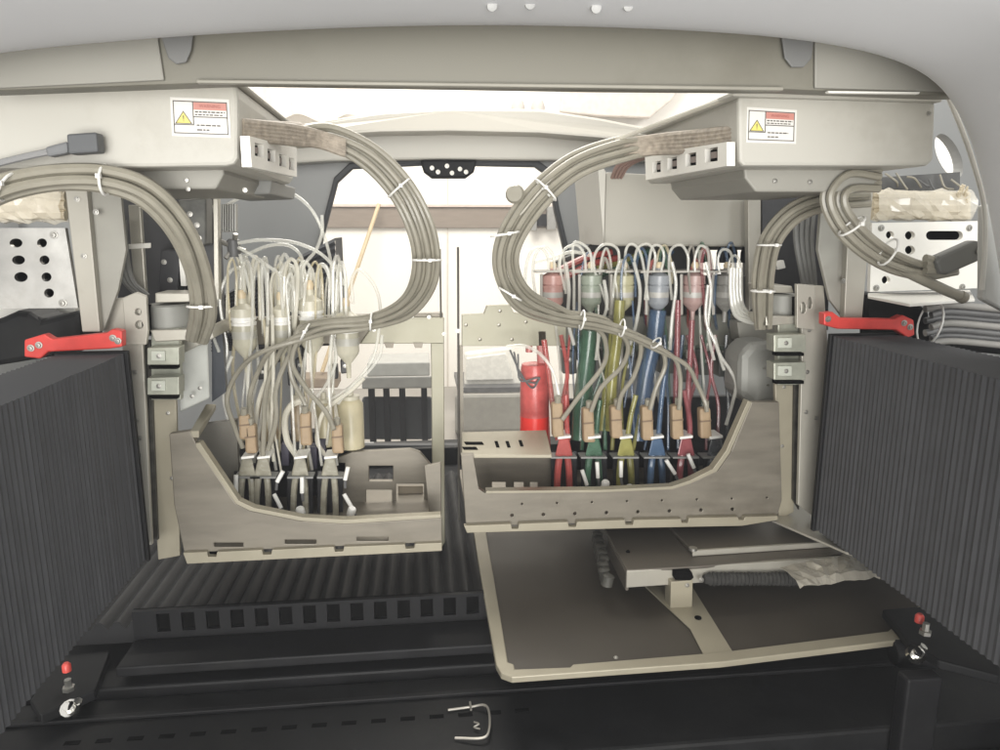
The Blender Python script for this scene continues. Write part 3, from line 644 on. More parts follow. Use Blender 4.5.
# left set: clear tubes
LT = [
 (247, 290, 372, 12, [[(244, 292), (243, 276), (240, 268), (232, 270), (224, 282), (220, 300), (223, 325), (227, 350), (222, 380)], [(250, 292), (246, 275), (242, 262), (240, 254)]], 'leftmost clear ink filter on the left carriage rack'),
 (284, 292, 368, 9, [[(281, 298), (281, 280), (286, 266), (294, 268), (296, 285), (295, 330), (291, 370)], [(287, 298), (292, 282), (300, 268), (306, 262)]], 'narrow clear ink filter second from the left on the left rack'),
 (314, 280, 372, 12, [[(311, 288), (310, 268), (304, 262), (300, 270), (302, 300), (300, 340)], [(317, 288), (319, 266), (327, 268), (332, 290), (336, 320), (334, 350)]], 'clear ink filter third from the left, in the middle of the left rack'),
 (349, 298, 378, 12, [[(346, 304), (345, 276), (341, 267), (334, 270), (331, 290)], [(353, 304), (352, 280), (360, 270), (374, 285), (380, 305), (379, 330), (372, 360), (352, 385), (330, 400)]], 'rightmost clear ink filter on the left carriage rack'),
]
for px, yt, yb, rp, lp, lab in LT:
    f_ = ink_filter(px, yt, yb, rp, 'clear', lab, group='clear ink filters of the left carriage')
    tubes_part(f_, lp, tubem, .0021)
# extra clear tubes around the left set
extra = [
 ('clear ink tube arching high from the left post over the clear filters', [(222, 208, .95), (248, 194, .95), (275, 189, .95), (298, 197, .95), (315, 215, .94), (327, 245, .93), (333, 275, .92), (336, 300, .92)]),
 ('clear ink tube curving in a low arch from the small valve to the fourth filter', [(238, 243), (262, 240), (292, 242), (318, 252), (335, 268), (345, 285)]),
 ('straight pale ink tube slanting from the valve down to the rack', [(238, 247), (262, 262), (285, 279), (300, 300)]),
 ('thin clear ink tube rising behind the third filter towards the high arch', [(322, 215), (322, 232), (316, 250), (303, 268), (298, 300)]),
 ('thin grey ink tube running left behind the filters', [(240, 258, .95), (268, 246, .95), (290, 246, .95), (303, 262, .94), (302, 300, .94)]),
 ('clear ink tube hanging down left of the first filter to the print head', [(232, 356), (224, 378), (224, 400), (231, 430), (238, 455), (245, 470)]),
 ('milky ink tube falling between the first and second filters', [(285, 345), (270, 372), (259, 400), (256, 430), (262, 455)]),
 ('milky ink tube crossing from the fourth filter down to the right hand connectors', [(364, 378), (352, 390), (335, 402), (322, 415), (317, 440), (325, 455)]),
 ('thick white ink tube bending down beside the middle connectors', [(306, 400), (292, 405), (285, 418), (287, 440), (296, 455)]),
 ('thin clear ink tube looping down right of the fourth filter', [(382, 335), (380, 355), (368, 372), (350, 388), (338, 404)]),
 ('clear ink tube hanging along the left post beside the grey hoses', [(214, 205, .93), (219, 250, .93), (218, 290, .92), (213, 330, .9), (219, 352, .9)]),
 ('thin clear ink tube falling beside the second filter into the connectors', [(276, 330), (272, 360), (268, 400), (272, 440), (276, 470)]),
 ('thin clear ink tube drooping between third and fourth filters', [(332, 330), (336, 360), (326, 385), (312, 405), (308, 440), (312, 470)]),
]
for lab, p in extra:
    r_ = .0042 if 'thick' in lab else (.0028 if 'milky' in lab else .0021)
    tag(MB().tube(pts(p, YI-.006), r_, 8, 7).build('ink_tube', milky if ('milky' in lab or 'thick' in lab) else tubem), lab, 'ink tube', 'ink tubes of the left carriage')
# left valve
t = thing('ink_valve', 'small dark tube valve cluster on the left post above the filters', 'valve')
m_ = MB(); c = P(234, 247, .93)
m_.lathe(c+Vector((0, 0, -.012)), [(0, .008), (.02, .008), (.022, .005)], 12); m_.build('body', darkcable, t)
for dx, dz in ((-.012, .006), (.012, -.004), (.004, .014), (-.008, -.012)):
    MB().lathe(c, [(0, .003), (.018, .003)], 8, (dx, -.006, dz)).build('port', steel, t)

# head connectors
def head(px, y0, colour, label, tan=None, plug=None, plug2=None, grp='', cy=446, lean=0, ybot=492, Y=.895):
    t = thing('head_connector', label, 'connector', grp)
    c = 'clear' if colour == 'clear' else colour
    mm_ = mat('manifold_dim', (.36, .34, .27), .25, alpha=.85, var=.3, scale=60) if c == 'clear' else ink(c, .95)
    w_ = 10
    m_ = MB(); m_.hexa([P(px-5, cy-8, Y), P(px+5, cy-8, Y), P(px+9, cy+10, Y), P(px-9, cy+10, Y)], [P(px-5, cy-8, Y+.02), P(px+5, cy-8, Y+.02), P(px+9, cy+10, Y+.02), P(px-9, cy+10, Y+.02)])
    m_.build('manifold', mm_, t, .002)
    MB().plate([(px-6+lean, cy-9), (px+7+lean, cy-10.5), (px+7+lean, cy-8), (px-6+lean, cy-6.5)], Y-.006, .03).build('clip', tiem, t, .0005)
    MB().plate([(px-13, cy+11), (px+13, cy+11), (px+13, cy+12.6), (px-13, cy+12.6)], Y-.004, .02).build('bar', mat('bar_grey', (.25, .25, .24), .4), t)
    for d in (-6, 5):
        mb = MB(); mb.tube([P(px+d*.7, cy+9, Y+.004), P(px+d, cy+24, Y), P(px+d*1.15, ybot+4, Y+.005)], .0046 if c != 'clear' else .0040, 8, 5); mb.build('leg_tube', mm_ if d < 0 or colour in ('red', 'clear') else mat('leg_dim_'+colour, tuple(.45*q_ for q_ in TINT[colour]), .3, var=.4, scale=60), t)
    MB().hexa([P(px-13, cy+5, Y+.022), P(px+13, cy+5, Y+.022), P(px+13, ybot+10, Y+.022), P(px-13, ybot+10, Y+.022)], [P(px-13, cy+5, Y+.06), P(px+13, cy+5, Y+.06), P(px+13, ybot+10, Y+.06), P(px-13, ybot+10, Y+.06)]).build('print_head', pcb, t, .001)
    if tan:
        tx, ty, th_ = tan
        MB().plate([(tx-6, ty-th_), (tx+5, ty-th_-1), (tx+6, ty+th_-8), (tx+7, ty+th_), (tx-5, ty+th_)], Y-.004, .014).build('tan_block', tanm, t, .003)
        MB().plate([(tx-5.5, ty-3), (tx+5.5, ty-4), (tx+5.5, ty-2.5), (tx-5.5, ty-1.5)], Y-.0046, .003).build('groove', mat('tan_groove', (.2, .14, .09), .6), t)
        MB().tube([P(tx, ty-th_-8, Y), P(tx, ty-th_+2, Y+.002)], .0042, 8, 1).build('ferrule', cablem, t)
    for p in (plug or []):
        mb = MB(); mb.tube([P(p[0], p[1], Y-.012), P(p[2], p[3], Y-.014)], .0026, 8, 1); mb.build('white_pin', tiem, t)
        mb = MB(); mb.tube([P(p[2], p[3], Y-.014), P(p[2]+(p[2]-p[0])*.3+1, p[3]+8, Y-.014)], .0018, 8, 1); mb.build('pin_lead', darkcable, t)
    for p in (plug2 or []):
        mb = MB(); mb.lathe(P(p[0], p[1], Y-.02), [(0, .0042), (.002, .0052), (.011, .0055), (.013, .004)], 10, (p[2], -.3, p[3])); mb.build('white_plug', tiem, t)
RS = [
 (564, 'red', (558, 421, 17), [(582, 470, 587, 485)], [], 'red'),
 (594, 'green', (589, 426, 17), [(597, 462, 598, 478)], [(604, 489, .1, .9)], 'green'),
 (626, 'yellow', (617, 423, 16), [(621, 461, 621, 477)], [(634, 491, -.8, .6)], 'yellow'),
 (657, 'blue', (648, 424, 17), [(666, 460, 675, 474)], [], 'blue'),
 (686, 'magenta', (678, 423, 17), [(688, 454, 694, 468)], [(683, 483, .9, .4)], 'crimson'),
 (716, 'black', (706, 424, 15), [], [], 'dark grey'),
]
for px, c, tan, pl1, pl2, nm in RS:
    head(px, 0, c, nm+' ink connector and print head in the right carriage frame', tan, pl1, pl2, 'ink connectors of the right carriage', ybot=488 if px < 690 else 474)
LS = [
 (247, (244, 428, 12), [(236, 475, 236, 492)], [(240, 508, 0, 1)], 'clear ink connector at the far left of the left carriage frame'),
 (263, (250, 440, 14), [(283, 471, 277, 482), (274, 494, 281, 508)], [(286, 517, .9, 0)], 'clear ink connector with a horizontal white plug, second in the left carriage'),
 (300, (305, 430, 16), [(302, 477, 302, 493)], [(302, 516, -.15, 1)], 'clear ink connector with an upright white plug in the middle of the left carriage'),
 (330, (337, 440, 14), [(348, 467, 345, 480), (344, 494, 352, 508)], [(350, 516, .3, .9)], 'clear ink connector at the right end of the left carriage frame'),
]
for px, tan, pl1, pl2, nm in LS:
    head(px, 0, 'clear', nm, tan, pl1, pl2, 'ink connectors of the left carriage', cy=466, ybot=512, Y=.875)
t = thing('head_stack', 'dark head electronics behind the clear connectors in the left carriage', 'electronics')
MB().plate([(214, 452), (246, 436), (352, 430), (352, 525), (250, 525), (225, 500)], .96, .02).build('board', pcb, t)
for x, y in ((250, 462), (285, 452), (313, 455), (322, 447), (342, 470)):
    MB().plate([(x-4, y-8), (x+4, y-8), (x+4, y+14), (x-4, y+14)], .93, .02).build('module', mat('module_violet', (.05, .045, .07), .4), t, .001)

# right set: coloured filters with columns
RF = [
 (552, 'red', 'red', [[(549, 272), (548, 258), (541, 248), (531, 252), (526, 268), (526, 290), (534, 306)], [(555, 272), (553, 256), (545, 247), (536, 254), (533, 272), (536, 296), (541, 306)]]),
 (590, 'green', 'green', [[(586, 272), (584, 254), (576, 245), (564, 250), (560, 266), (565, 290)], [(592, 272), (590, 252), (580, 243), (573, 246), (574, 280), (574, 310)]]),
 (622, 'yellow', 'yellow', [[(619, 270), (618, 250), (606, 244), (596, 252), (594, 268), (602, 290), (608, 310)], [(625, 270), (626, 250), (632, 244), (640, 252), (645, 275), (648, 300)]]),
 (657, 'blue', 'blue', [[(654, 272), (655, 254), (648, 244), (638, 248), (634, 262)], [(661, 272), (664, 256), (660, 246), (652, 248), (648, 270), (645, 300)]]),
 (692, 'magenta', 'crimson', [[(688, 272), (688, 256), (681, 245), (671, 250), (669, 268), (672, 300)], [(695, 272), (695, 258), (700, 246), (708, 252), (709, 275)]]),
 (724, 'black', 'dark grey', [[(720, 274), (718, 260), (722, 250), (730, 252), (733, 266), (733, 290)], [(728, 274), (730, 260), (736, 256), (741, 268), (742, 300)]]),
]
for px, c, nm, lp in RF:
    f_ = ink_filter(px, 262, 322, 11.5, c, nm+' tinted ink filter on the right carriage rack', Y=.955, group='tinted ink filters of the right carriage')
    mb_ = MB(); mb_.hexa([P(px-12, 274, .948), P(px-9, 274, .948), P(px-9, 315, .948), P(px-12, 315, .948)], [P(px-12, 274, .975), P(px-9, 274, .975), P(px-9, 315, .975), P(px-12, 315, .975)]); mb_.build('holder', mat('holder_grey', (.40, .38, .34), .4), f_, .001)
    m2 = MB()
    m2.plate([(px-16, 271), (px+15, 270), (px+15, 272), (px-16, 273)], .944, .03); m2.build('top_clip', mat('holder_grey', (.40, .38, .34), .4), f_)
    for s_ in lp:
        mb = MB(); mb.tube(pts(s_, .945), .0019, 8, 7); mb.build('tube', tubem, f_)
# coloured supply columns (ink lines running down)
cols = [('green', [(590, 330, .96), (587, 360, .96), (582, 400, .95), (580, 440, .94)], .0125, 'green ink line hanging as a broad column behind the first connectors'),
        ('yellow', [(620, 300, .93), (617, 340, .93), (612, 380, .93), (610, 430, .93)], .0075, 'yellow ink line running straight down from the yellow filter'),
        ('yellow', [(614, 322, .94), (611, 350, .94), (606, 390, .94), (602, 430, .94)], .0055, 'thinner yellow ink line just left of the straight yellow one'),
        ('blue', [(658, 310, .95), (654, 340, .95), (645, 380, .95), (637, 440, .94)], .0115, 'broad blue ink line hanging down behind the blue connector'),
        ('magenta', [(678, 300, .93), (677, 350, .93), (676, 400, .92), (680, 430, .92)], .004, 'pinkish ink line falling straight beside the crimson filter'),
        ('magenta', [(692, 320, .93), (690, 360, .93), (688, 400, .92), (690, 435, .92)], .004, 'thin crimson ink line under the crimson filter'),
        ('magenta', [(684, 390, .9), (687, 405, .9), (690, 425, .9), (689, 440, .9)], .0035, 'short crimson ink line entering the crimson connector'),
        ('red', [(566, 395, .9), (566, 410, .9), (568, 440, .9)], .0035, 'short red ink line entering the red connector'),
        ('red', [(544, 340, .93), (548, 370, .93), (552, 400, .93), (558, 440, .92)], .004, 'red ink line curving down beside the red bottle'),
        ('green', [(600, 400, .9), (598, 415, .9), (596, 440, .9)], .0035, 'short green ink line entering the green connector'),
        ('yellow', [(636, 395, .9), (631, 415, .9), (627, 440, .9)], .0035, 'short yellow ink line entering the yellow connector'),
        ('blue', [(665, 375, .9), (662, 395, .9), (658, 440, .9)], .0035, 'short blue ink line entering the blue connector')]
for c, p, r_, lab in cols:
    tag(MB().tube(pts(p, YI), r_, 10, 6).build('ink_line', ink(c, .78)), lab, 'ink line', 'coloured ink lines of the right carriage')
# extra clear and tinted tubes right
ex = [
 ('clear ink tube crossing level behind the red and green filters', [(534, 262, .97), (552, 258, .97), (572, 252, .97), (592, 256, .97)]),
 ('clear ink tube dropping between the red and green filters', [(566, 262), (569, 290), (568, 320), (574, 345)]),
 ('clear ink tube dropping between the green and yellow filters', [(604, 280), (607, 305), (600, 330), (596, 360)]),
 ('clear ink tube dropping between the yellow and blue filters', [(634, 262), (640, 290), (637, 320), (630, 345)]),
 ('clear ink tube dropping between the blue and crimson filters', [(672, 262), (676, 285), (672, 320), (670, 350)]),
 ('clear ink tube dropping between the crimson and dark filters', [(706, 262), (711, 290), (708, 330), (714, 360)]),
 ('grey ink tube curving down right of the dark filter to its connector', [(714, 335, .92), (720, 355, .92), (730, 370, .91), (736, 385, .9), (732, 405, .9), (726, 425, .9)]),
 ('dusky ink tube hanging in front of the dark filter', [(708, 285, .925), (706, 320, .925), (716, 345, .92), (724, 370, .92)]),
 ('pale ink tube bowing from the red bottle to the red connector', [(506, 347, .93), (524, 346, .93), (540, 354, .92), (553, 372, .91), (560, 400, .9)]),
]
for lab, p in ex:
    tag(MB().tube(pts(p, .93), .0024, 8, 7).build('ink_tube', tubem), lab, 'ink tube', 'clear ink tubes of the right carriage')
# coloured slanting lines seen behind the filters near the top
back = [('red', [(560, 280), (590, 265), (618, 258)], 'red ribbon line slanting up behind the green filter'), ('red', [(556, 272), (585, 258), (612, 252)], 'upper red line slanting up behind the green filter'),
        ('green', [(598, 276), (625, 264), (650, 250)], 'green line slanting up behind the yellow filter'), ('blue', [(640, 278), (658, 266), (672, 250)], 'blue line slanting up behind the blue filter'),
        ('yellow', [(596, 268), (622, 262), (644, 252)], 'orange yellow line slanting up behind the yellow filter')]
for c, p, lab in back:
    tag(MB().tube(pts(p, 1.05), .005, 8, 6).build('ink_line', ink(c, .9)), lab, 'ink line', 'slanting ink lines behind the right rack')
t = thing('backing_bracket', 'dark bracket behind the coloured filters on the right rack', 'bracket')
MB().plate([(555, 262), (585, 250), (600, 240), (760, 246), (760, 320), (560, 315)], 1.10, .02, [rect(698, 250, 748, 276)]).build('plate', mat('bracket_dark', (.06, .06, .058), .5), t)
for x in (706, 722, 733, 746):
    MB().lathe(P(x, 247, 1.0), [(0, .005), (.008, .007), (.022, .007)], 12, (0, 0, -1)).build('knob', blkm, t)
# hanging small fittings in the back row under the rack
t = thing('fitting_row', 'row of small metal fittings under the right rack bar', 'fittings')
for i in range(11):
    x = 572+i*15
    MB().lathe(P(x, 372+random.uniform(-4, 4), 1.0), [(0, .0035), (.01, .0045), (.024, .0045), (.03, .003), (.036, .003)], 8).build('fitting', mat('fitting_steel', (.36, .35, .31), .35, .5), t)
MB().plate([(560, 346), (745, 346), (745, 360), (560, 360)], 1.02, .01).build('strip', mat('green_strip', (.14, .17, .13), .5), t)
# tangle of thinner tubes
def tangle(n, xs, ytop, ymid, ybot, Y0, Y1, mats, lab, grp):
    for i in range(n):
        x = random.uniform(*xs); s_ = random.choice((-1, 1)); wd = random.uniform(6, 15); Y = random.uniform(Y0, Y1)
        yt = ytop+random.uniform(-8, 14); y0 = ymid+random.uniform(-8, 10); yb = ybot+random.uniform(-25, 15)
        p = [(x, y0, Y), (x+s_*1, yt+16, Y), (x+s_*wd*.5, yt, Y-.008), (x+s_*wd, yt+14, Y-.012), (x+s_*(wd+random.uniform(-3, 5)), y0+10, Y-.012),
             (x+s_*wd+random.uniform(-8, 8), (y0+yb)/2, Y-.008), (x+s_*wd*.4+random.uniform(-8, 8), yb, Y-.01)]
        if random.random() < .4: p = p[:5]+[(p[4][0]+random.uniform(-3, 3), 332, 1.0)]
        elif random.random() < .5: p = p[4:]
        tag(MB().tube(pts(p, Y), random.choice((.0014, .0018, .0022)), 7, 6).build('ink_tube', random.choice(mats)), near(x, x+s_*wd, p[0][1] > yt+20 and len(p) > 4, grp), 'ink tube', grp)
def near(x, x2, arch, grp):
    c = (x+x2)/2
    if 'left' in grp:
        k = min([(247, 'first clear filter from the left'), (284, 'narrow second clear filter'), (314, 'third clear filter'), (349, 'rightmost clear filter')], key=lambda q: abs(q[0]-c))[1]
    else:
        k = min([(px, nm+' tinted filter') for px, _, nm, _ in RF], key=lambda q: abs(q[0]-c))[1]
    return 'thin tube '+('looping over' if arch else 'running down past')+' the '+k
tangle(46, (232, 356), 262, 312, 462, .90, .965, [tubem, tubem, milky, yelm], 'thin clear ink tube tangled among the clear filters of the left carriage', 'tangled tubes of the left carriage')
tangle(26, (545, 738), 248, 290, 430, .935, 1.0, [tubem, tubem, yelm, ink('red', .6), ink('green', .6), ink('blue', .6), ink('magenta', .6), mat('dim_tube', (.33, .31, .27), .25, alpha=.8)], 'thin clear ink tube tangled among the tinted filters of the right carriage', 'tangled tubes of the right carriage')
ORD = 'first second third fourth fifth sixth seventh eighth ninth tenth eleventh twelfth thirteenth fourteenth fifteenth sixteenth'.split()
for i in range(16):
    k = ['red', 'green', 'green', 'yellow', 'yellow', 'blue', 'blue', 'magenta', 'magenta', 'black'][int(i*10/16)]
    x = 560+i*11; 
    p = [(x+random.uniform(-5, 9), 335, .96), (x+random.uniform(-4, 8), 372, .955), (x+random.uniform(-5, 5), 405, .94), (x+random.uniform(-4, 4), 450, .93)]
    tag(MB().tube(pts(p, 1), random.uniform(.0018, .003), 8, 6).build('ink_line', ink(k, .8)), ORD[i]+' thin ink line, tinted '+{'magenta': 'crimson', 'black': 'dark grey'}.get(k, k)+', counted from the red bottle', 'ink line', 'thin ink lines behind the right connectors')
# reservoirs behind the left connectors
for i, (x, y0, y1, rp, lab) in enumerate([(352, 392, 448, 13, 'cream ink reservoir at the right end behind the left connectors'), (326, 396, 446, 10, 'slimmer cream ink reservoir next to the one at the right end, left carriage'), (270, 386, 440, 9, 'amber tinted ink reservoir behind the two leftmost connectors'), (300, 392, 440, 8, 'small amber ink reservoir in the middle behind the left connectors')]):
    t = thing('ink_reservoir', lab, 'ink reservoir', 'ink reservoirs of the left carriage')
    b_ = P(x, y1, .945); h_ = P(x, y0, .945).z-b_.z; r__ = mm(rp, .945)
    MB().lathe(b_, [(0, r__*.8), (.002, r__), (h_*.8, r__), (h_*.88, r__*.7)], 20).build('body', mat('reservoir_cream', (.62, .56, .38), .3, alpha=.85, var=.15) if i < 2 else mat('reservoir_amber', (.40, .31, .2), .35, alpha=.85, var=.3, scale=60), t)
    MB().lathe(b_+Vector((0, 0, h_*.88)), [(0, r__*.75), (h_*.06, r__*.75), (h_*.07, r__*.3), (h_*.2, r__*.25)], 16).build('cap', filtc, t)
for i, (x, y) in enumerate(((262, 372), (276, 355), (292, 378), (300, 365), (333, 372), (345, 366))):
    t = thing('tube_clamp', ORD[i]+' small black clamp from the left below the clear filters', 'clamp', 'black clamps below the clear filters')
    MB().plate([(x-5, y-6), (x+4, y-7), (x+5, y+7), (x-4, y+8)], .955, .015).build('body', pcb, t, .0015)
    MB().screw(P(x, y, .955), .0018).build('screw', steel, t)
# square valves behind the right ink lines
for i in range(9):
    x = 570+i*19.5; y = 362+random.uniform(-4, 8)
    t = thing('line_valve', ORD[i]+' dark square valve from the left behind the coloured ink lines', 'valve', 'valve row behind the coloured ink lines')
    MB().plate([(x-7, y-9), (x+7, y-9), (x+7, y+14), (x-7, y+14)], .985, .03).build('body', mat('valve_dim', (.085, .088, .08), .45, var=.3, scale=50), t, .0015)
    MB().lathe(P(x, y-9, .995), [(0, .003), (.010, .003), (.0105, .0045), (.014, .0045)], 10).build('port', mat('fitting_steel', (.36, .35, .31), .35, .5), t)
    MB().screw(P(x, y, .985), .002).build('screw', steel, t)
# red bottle
t = thing('ink_bottle', 'translucent bottle of bright red ink left of the coloured connectors', 'bottle')
B_ = P(534, 453, .99); H = P(534, 362, .99).z-B_.z; r = mm(15, .99)
bot_red = mat('bottle_red', (.72, .14, .13), .2, alpha=.8, var=.2, scale=60)
MB().lathe(B_, [(0, r*.8), (.002, r), (H*.42, r)], 20).build('ink_fill', mat('ink_bright_red', (.85, .06, .05), .2, var=.06), t)
MB().lathe(B_+Vector((0, 0, H*.42)), [(0, r), (H*.25, r*1.01), (H*.52, r*.97), (H*.56, r*.9), (H*.57, r*.6)], 20).build('shoulder', bot_red, t)
MB().lathe(P(529, 352, .99), [(0, .005), (.012, .005), (.013, .003)], 12).build('cap', mat('bottle_pink', (.6, .2, .18), .25, alpha=.85), t)
MB().plate([(537, 330), (547, 330), (549, 400), (551, 452), (541, 452)], .985, .012).build('side_tube', mat('bottle_pink', (.6, .2, .18), .25, alpha=.85), t, .002)
for k in range(3):
    tubes = MB().tube(pts([(510+k*4, 350+k*2), (520, 372+k*4), (532+k*2, 388-k*5), (540, 378)], .965), .0013, 6, 6); tubes.build('wire', darkcable, t)

# ============================================================ GREY CABLE LOOPS
def bundle(label, path, n, spread, r, group, m=cablem, ties=(), tails=None, cuts=None):
    t = thing('cable_bundle', label, 'cable bundle', group)
    for k in range(n):
        off = (k-(n-1)/2)
        q = []
        for i, p in enumerate(path):
            if cuts and i >= cuts[k]: break
            px, py, Y = p[:3]; s_ = p[3] if len(p) > 3 else spread
            a = path[max(i-1, 0)]; b = path[min(i+1, len(path)-1)]
            nx, ny = -(b[1]-a[1]), (b[0]-a[0]); l = math.hypot(nx, ny) or 1
            j = random.uniform(-.8, .8)
            q.append(P(px+nx/l*(off*s_+j), py+ny/l*(off*s_+j), Y+(.004 if k % 2 else -.004)))
        if tails: q += pts(tails[k], path[-1][2])
        mb = MB(); mb.tube(q, r, 8, 8); mb.build('cable', m, t)
    for (x, y, w_, ang, Y) in ties:
        c = P(x, y, Y); h = mm(w_, Y)/2; d = Vector((math.cos(R(ang)), 0, math.sin(R(ang))))
        nrm = Vector((-d.z, 0, d.x))
        ring = [c+d*(h*math.cos(a_))+Vector((0, 1, 0))*(.011*math.sin(a_)) for a_ in [2*math.pi*i/16 for i in range(17)]]
        mb = MB(); mb.tube(ring, .0011, 6, 1); mb.box(c+d*h*.2+Vector((-.0017, -.0135, -.0017)), c+d*h*.2+Vector((.0017, -.010, .0017))); mb.build('cable_tie', tiem, t)
    return t
lt = [[(262, 352), (238, 372, .9), (227, 400, .9), (236, 430, .88), (243, 448, .88)],
      [(272, 350), (258, 372, .9), (250, 395, .9), (250, 415, .88), (252, 432, .88)],
      [(290, 340), (276, 360, .9), (266, 392, .89), (264, 425, .87), (263, 455, .87)],
      [(305, 335), (288, 358, .89), (276, 390, .88), (276, 420, .87), (268, 450, .87)],
      [(300, 335), (292, 362, .88), (306, 388, .87), (326, 412, .87), (334, 430, .86)],
      [(296, 335), (290, 350, .89), (292, 378, .89), (305, 404, .88), (306, 418, .88)]]
bundle('grey cable loop hanging from the left control box to the left carriage', [(296, 138, .74, 3), (330, 137, .75, 4), (372, 158, .76, 4.5), (405, 195, .77, 4.5), (424, 240, .78, 4.5), (424, 280, .8, 4.5), (405, 308, .83, 3.6), (370, 322, .86, 2.6), (330, 326, .87, 2.4), (305, 332, .88, 3)],
       6, 4, .0030, 'main cable loops', ties=[(399, 188, 26, 40, .762), (427, 260, 28, 0, .775), (371, 322, 17, 85, .85), (305, 332, 18, 60, .865)], tails=lt)
rt = [[(597, 329, .865), (606, 345, .88), (603, 366, .89), (578, 398, .89), (562, 420, .885)],
      [(618, 331, .87), (628, 346, .88), (622, 366, .89), (601, 388, .89), (591, 412, .885)],
      [(634, 334, .875), (641, 350, .885), (634, 376, .89), (622, 394, .89), (618, 410, .885)],
      [(662, 350, .885), (665, 366, .89), (656, 388, .89), (650, 410, .885)],
      [(674, 358, .885), (680, 376, .89), (680, 396, .89), (679, 410, .885)],
      [(685, 364, .885), (697, 384, .89), (705, 402, .89), (707, 412, .885)]]
t_ = bundle('grey cable loop sweeping from the right control box down to the right carriage', [(655, 145, .78, 3), (625, 148, .76, 4), (575, 166, .76, 4.5), (535, 200, .765, 4.5), (510, 240, .77, 4.5), (507, 272, .78, 4.5), (524, 300, .8, 4.2), (556, 315, .83, 3), (600, 322, .86, 3), (630, 330, .87, 3), (654, 342, .88, 2.5)],
       6, 4, .0030, 'main cable loops', ties=[(546, 190, 28, 135, .752), (505, 234, 28, 10, .757), (510, 294, 26, -30, .77), (582, 320, 20, 80, .835), (622, 328, 18, 80, .855), (656, 343, 13, 50, .866)], tails=rt, cuts=[8, 9, 9, 11, 11, 11])
mb = MB(); mb.lathe(P(516, 195, .76), [(0, .008), (.006, .010), (.010, .008)], 14, (-.3, -1, .1)); mb.build('clip', cablem, t_)
# woven sleeves
t = thing('cable_sleeve', 'brown woven sleeve where cables leave the left control box', 'cable sleeve', 'woven cable sleeves')
MB().hexa([P(240, 119, .64), P(300, 122, .74), P(340, 140, .76), P(240, 137, .64)], [P(240, 119, .66), P(300, 122, .77), P(340, 140, .78), P(240, 137, .66)]).build('sleeve', sleevem, t, .003)
m_ = MB()
for k in range(5): m_.tube([P(241, 122+k*3.6, .635), P(290, 127+k*3.8, .70), P(318, 133+k*3, .735), P(345, 142+k*3, .745)], .0034, 8, 5)
m_.build('strand', sleevem, t)
t = thing('cable_sleeve', 'brown woven sleeve where cables leave the right control box', 'cable sleeve', 'woven cable sleeves')
m_ = MB()
for k in range(5): m_.tube([P(735, 129+k*3.8, .635), P(700, 133+k*4.2, .69), P(668, 136+k*3.8, .74), P(645, 139+k*3.4, .76), P(620, 142+k*3.6, .765)], .0038, 8, 5)
m_.build('strand', sleevem, t)
# thin rod edge along upper right loop
tag(MB().tube([P(740, 93, .62), P(690, 112, .68), P(640, 131, .74), P(600, 147, .77), P(560, 170, .765), P(520, 215, .77)], .0022, 8, 6).build('earth_cable', mat('earth_grey', (.55, .52, .44), .3)), 'single pale cable running above the right loop up to the beam', 'cable')

# left arch hoses
bundle('thick grey hose bundle arching over the left columns and down to the rail blocks', [(-30, 204, .58, 5.5), (10, 186, .59, 5.5), (60, 178, .60, 5.5), (110, 180, .61, 6), (150, 196, .62, 6), (182, 232, .64, 6), (199, 275, .67, 6), (203, 312, .70, 6), (197, 340, .74, 5)],
       4, 6, .0042, 'side hose bundles', ties=[(8, 187, 28, 60, .587), (105, 180, 27, 85, .608), (202, 306, 27, 0, .692)])
# right
bundle('grey hose bundle from the right control box curving down behind the post', [(870, 196, .72, 5), (830, 200, .73, 5), (795, 212, .75, 5), (772, 238, .77, 5.5), (764, 270, .79, 5.5), (762, 300, .81, 5), (763, 328, .83, 4)],
       4, 5, .0036, 'side hose bundles', ties=[(769, 245, 24, 0, .765), (763, 291, 24, 0, .79)])
bundle('grey cables from the right control box sweeping right to a dark plug', [(880, 180, .66, 6), (850, 178, .66, 7), (834, 196, .66, 7), (842, 220, .66, 7), (864, 244, .66, 6.5), (892, 262, .67, 5.5), (925, 271, .68, 4), (956, 268, .69, 3)],
       4, 6, .0036, 'side hose bundles', ties=[(852, 226, 30, 40, .648), (888, 252, 30, 65, .655)])
t = thing('cable_end', 'pale hose ending in a blunt tip below the dark plug on the right', 'hose end')
MB().tube(pts([(888, 262), (915, 276), (945, 290), (962, 297)], .675), .0052, 12, 6).build('hose', cablem, t)
MB().lathe(P(960, 296, .675), [(0, .006), (.006, .006), (.008, .004)], 12, (.9, 0, -.45)).build('tip', cablem, t)
t = thing('dark_plug', 'dark grey cable plug lying across the right punched plate', 'plug')
MB().plate([(936, 262), (940, 256), (976, 240), (984, 243), (985, 256), (978, 262), (948, 275), (940, 274)], .66, .014).build('shell', mat('plug_grey', (.14, .14, .13), .5), t, .003)
MB().lathe(P(978, 251, .66), [(0, .003), (.002, .003)], 10, (0, -1, 0)).build('screw', steel, t)
m_ = MB()
for k in range(3): m_.tube(pts([(925, 258+k*6), (940, 262+k*4)], .668), .004, 8, 1)
m_.build('lead', cablem, t)
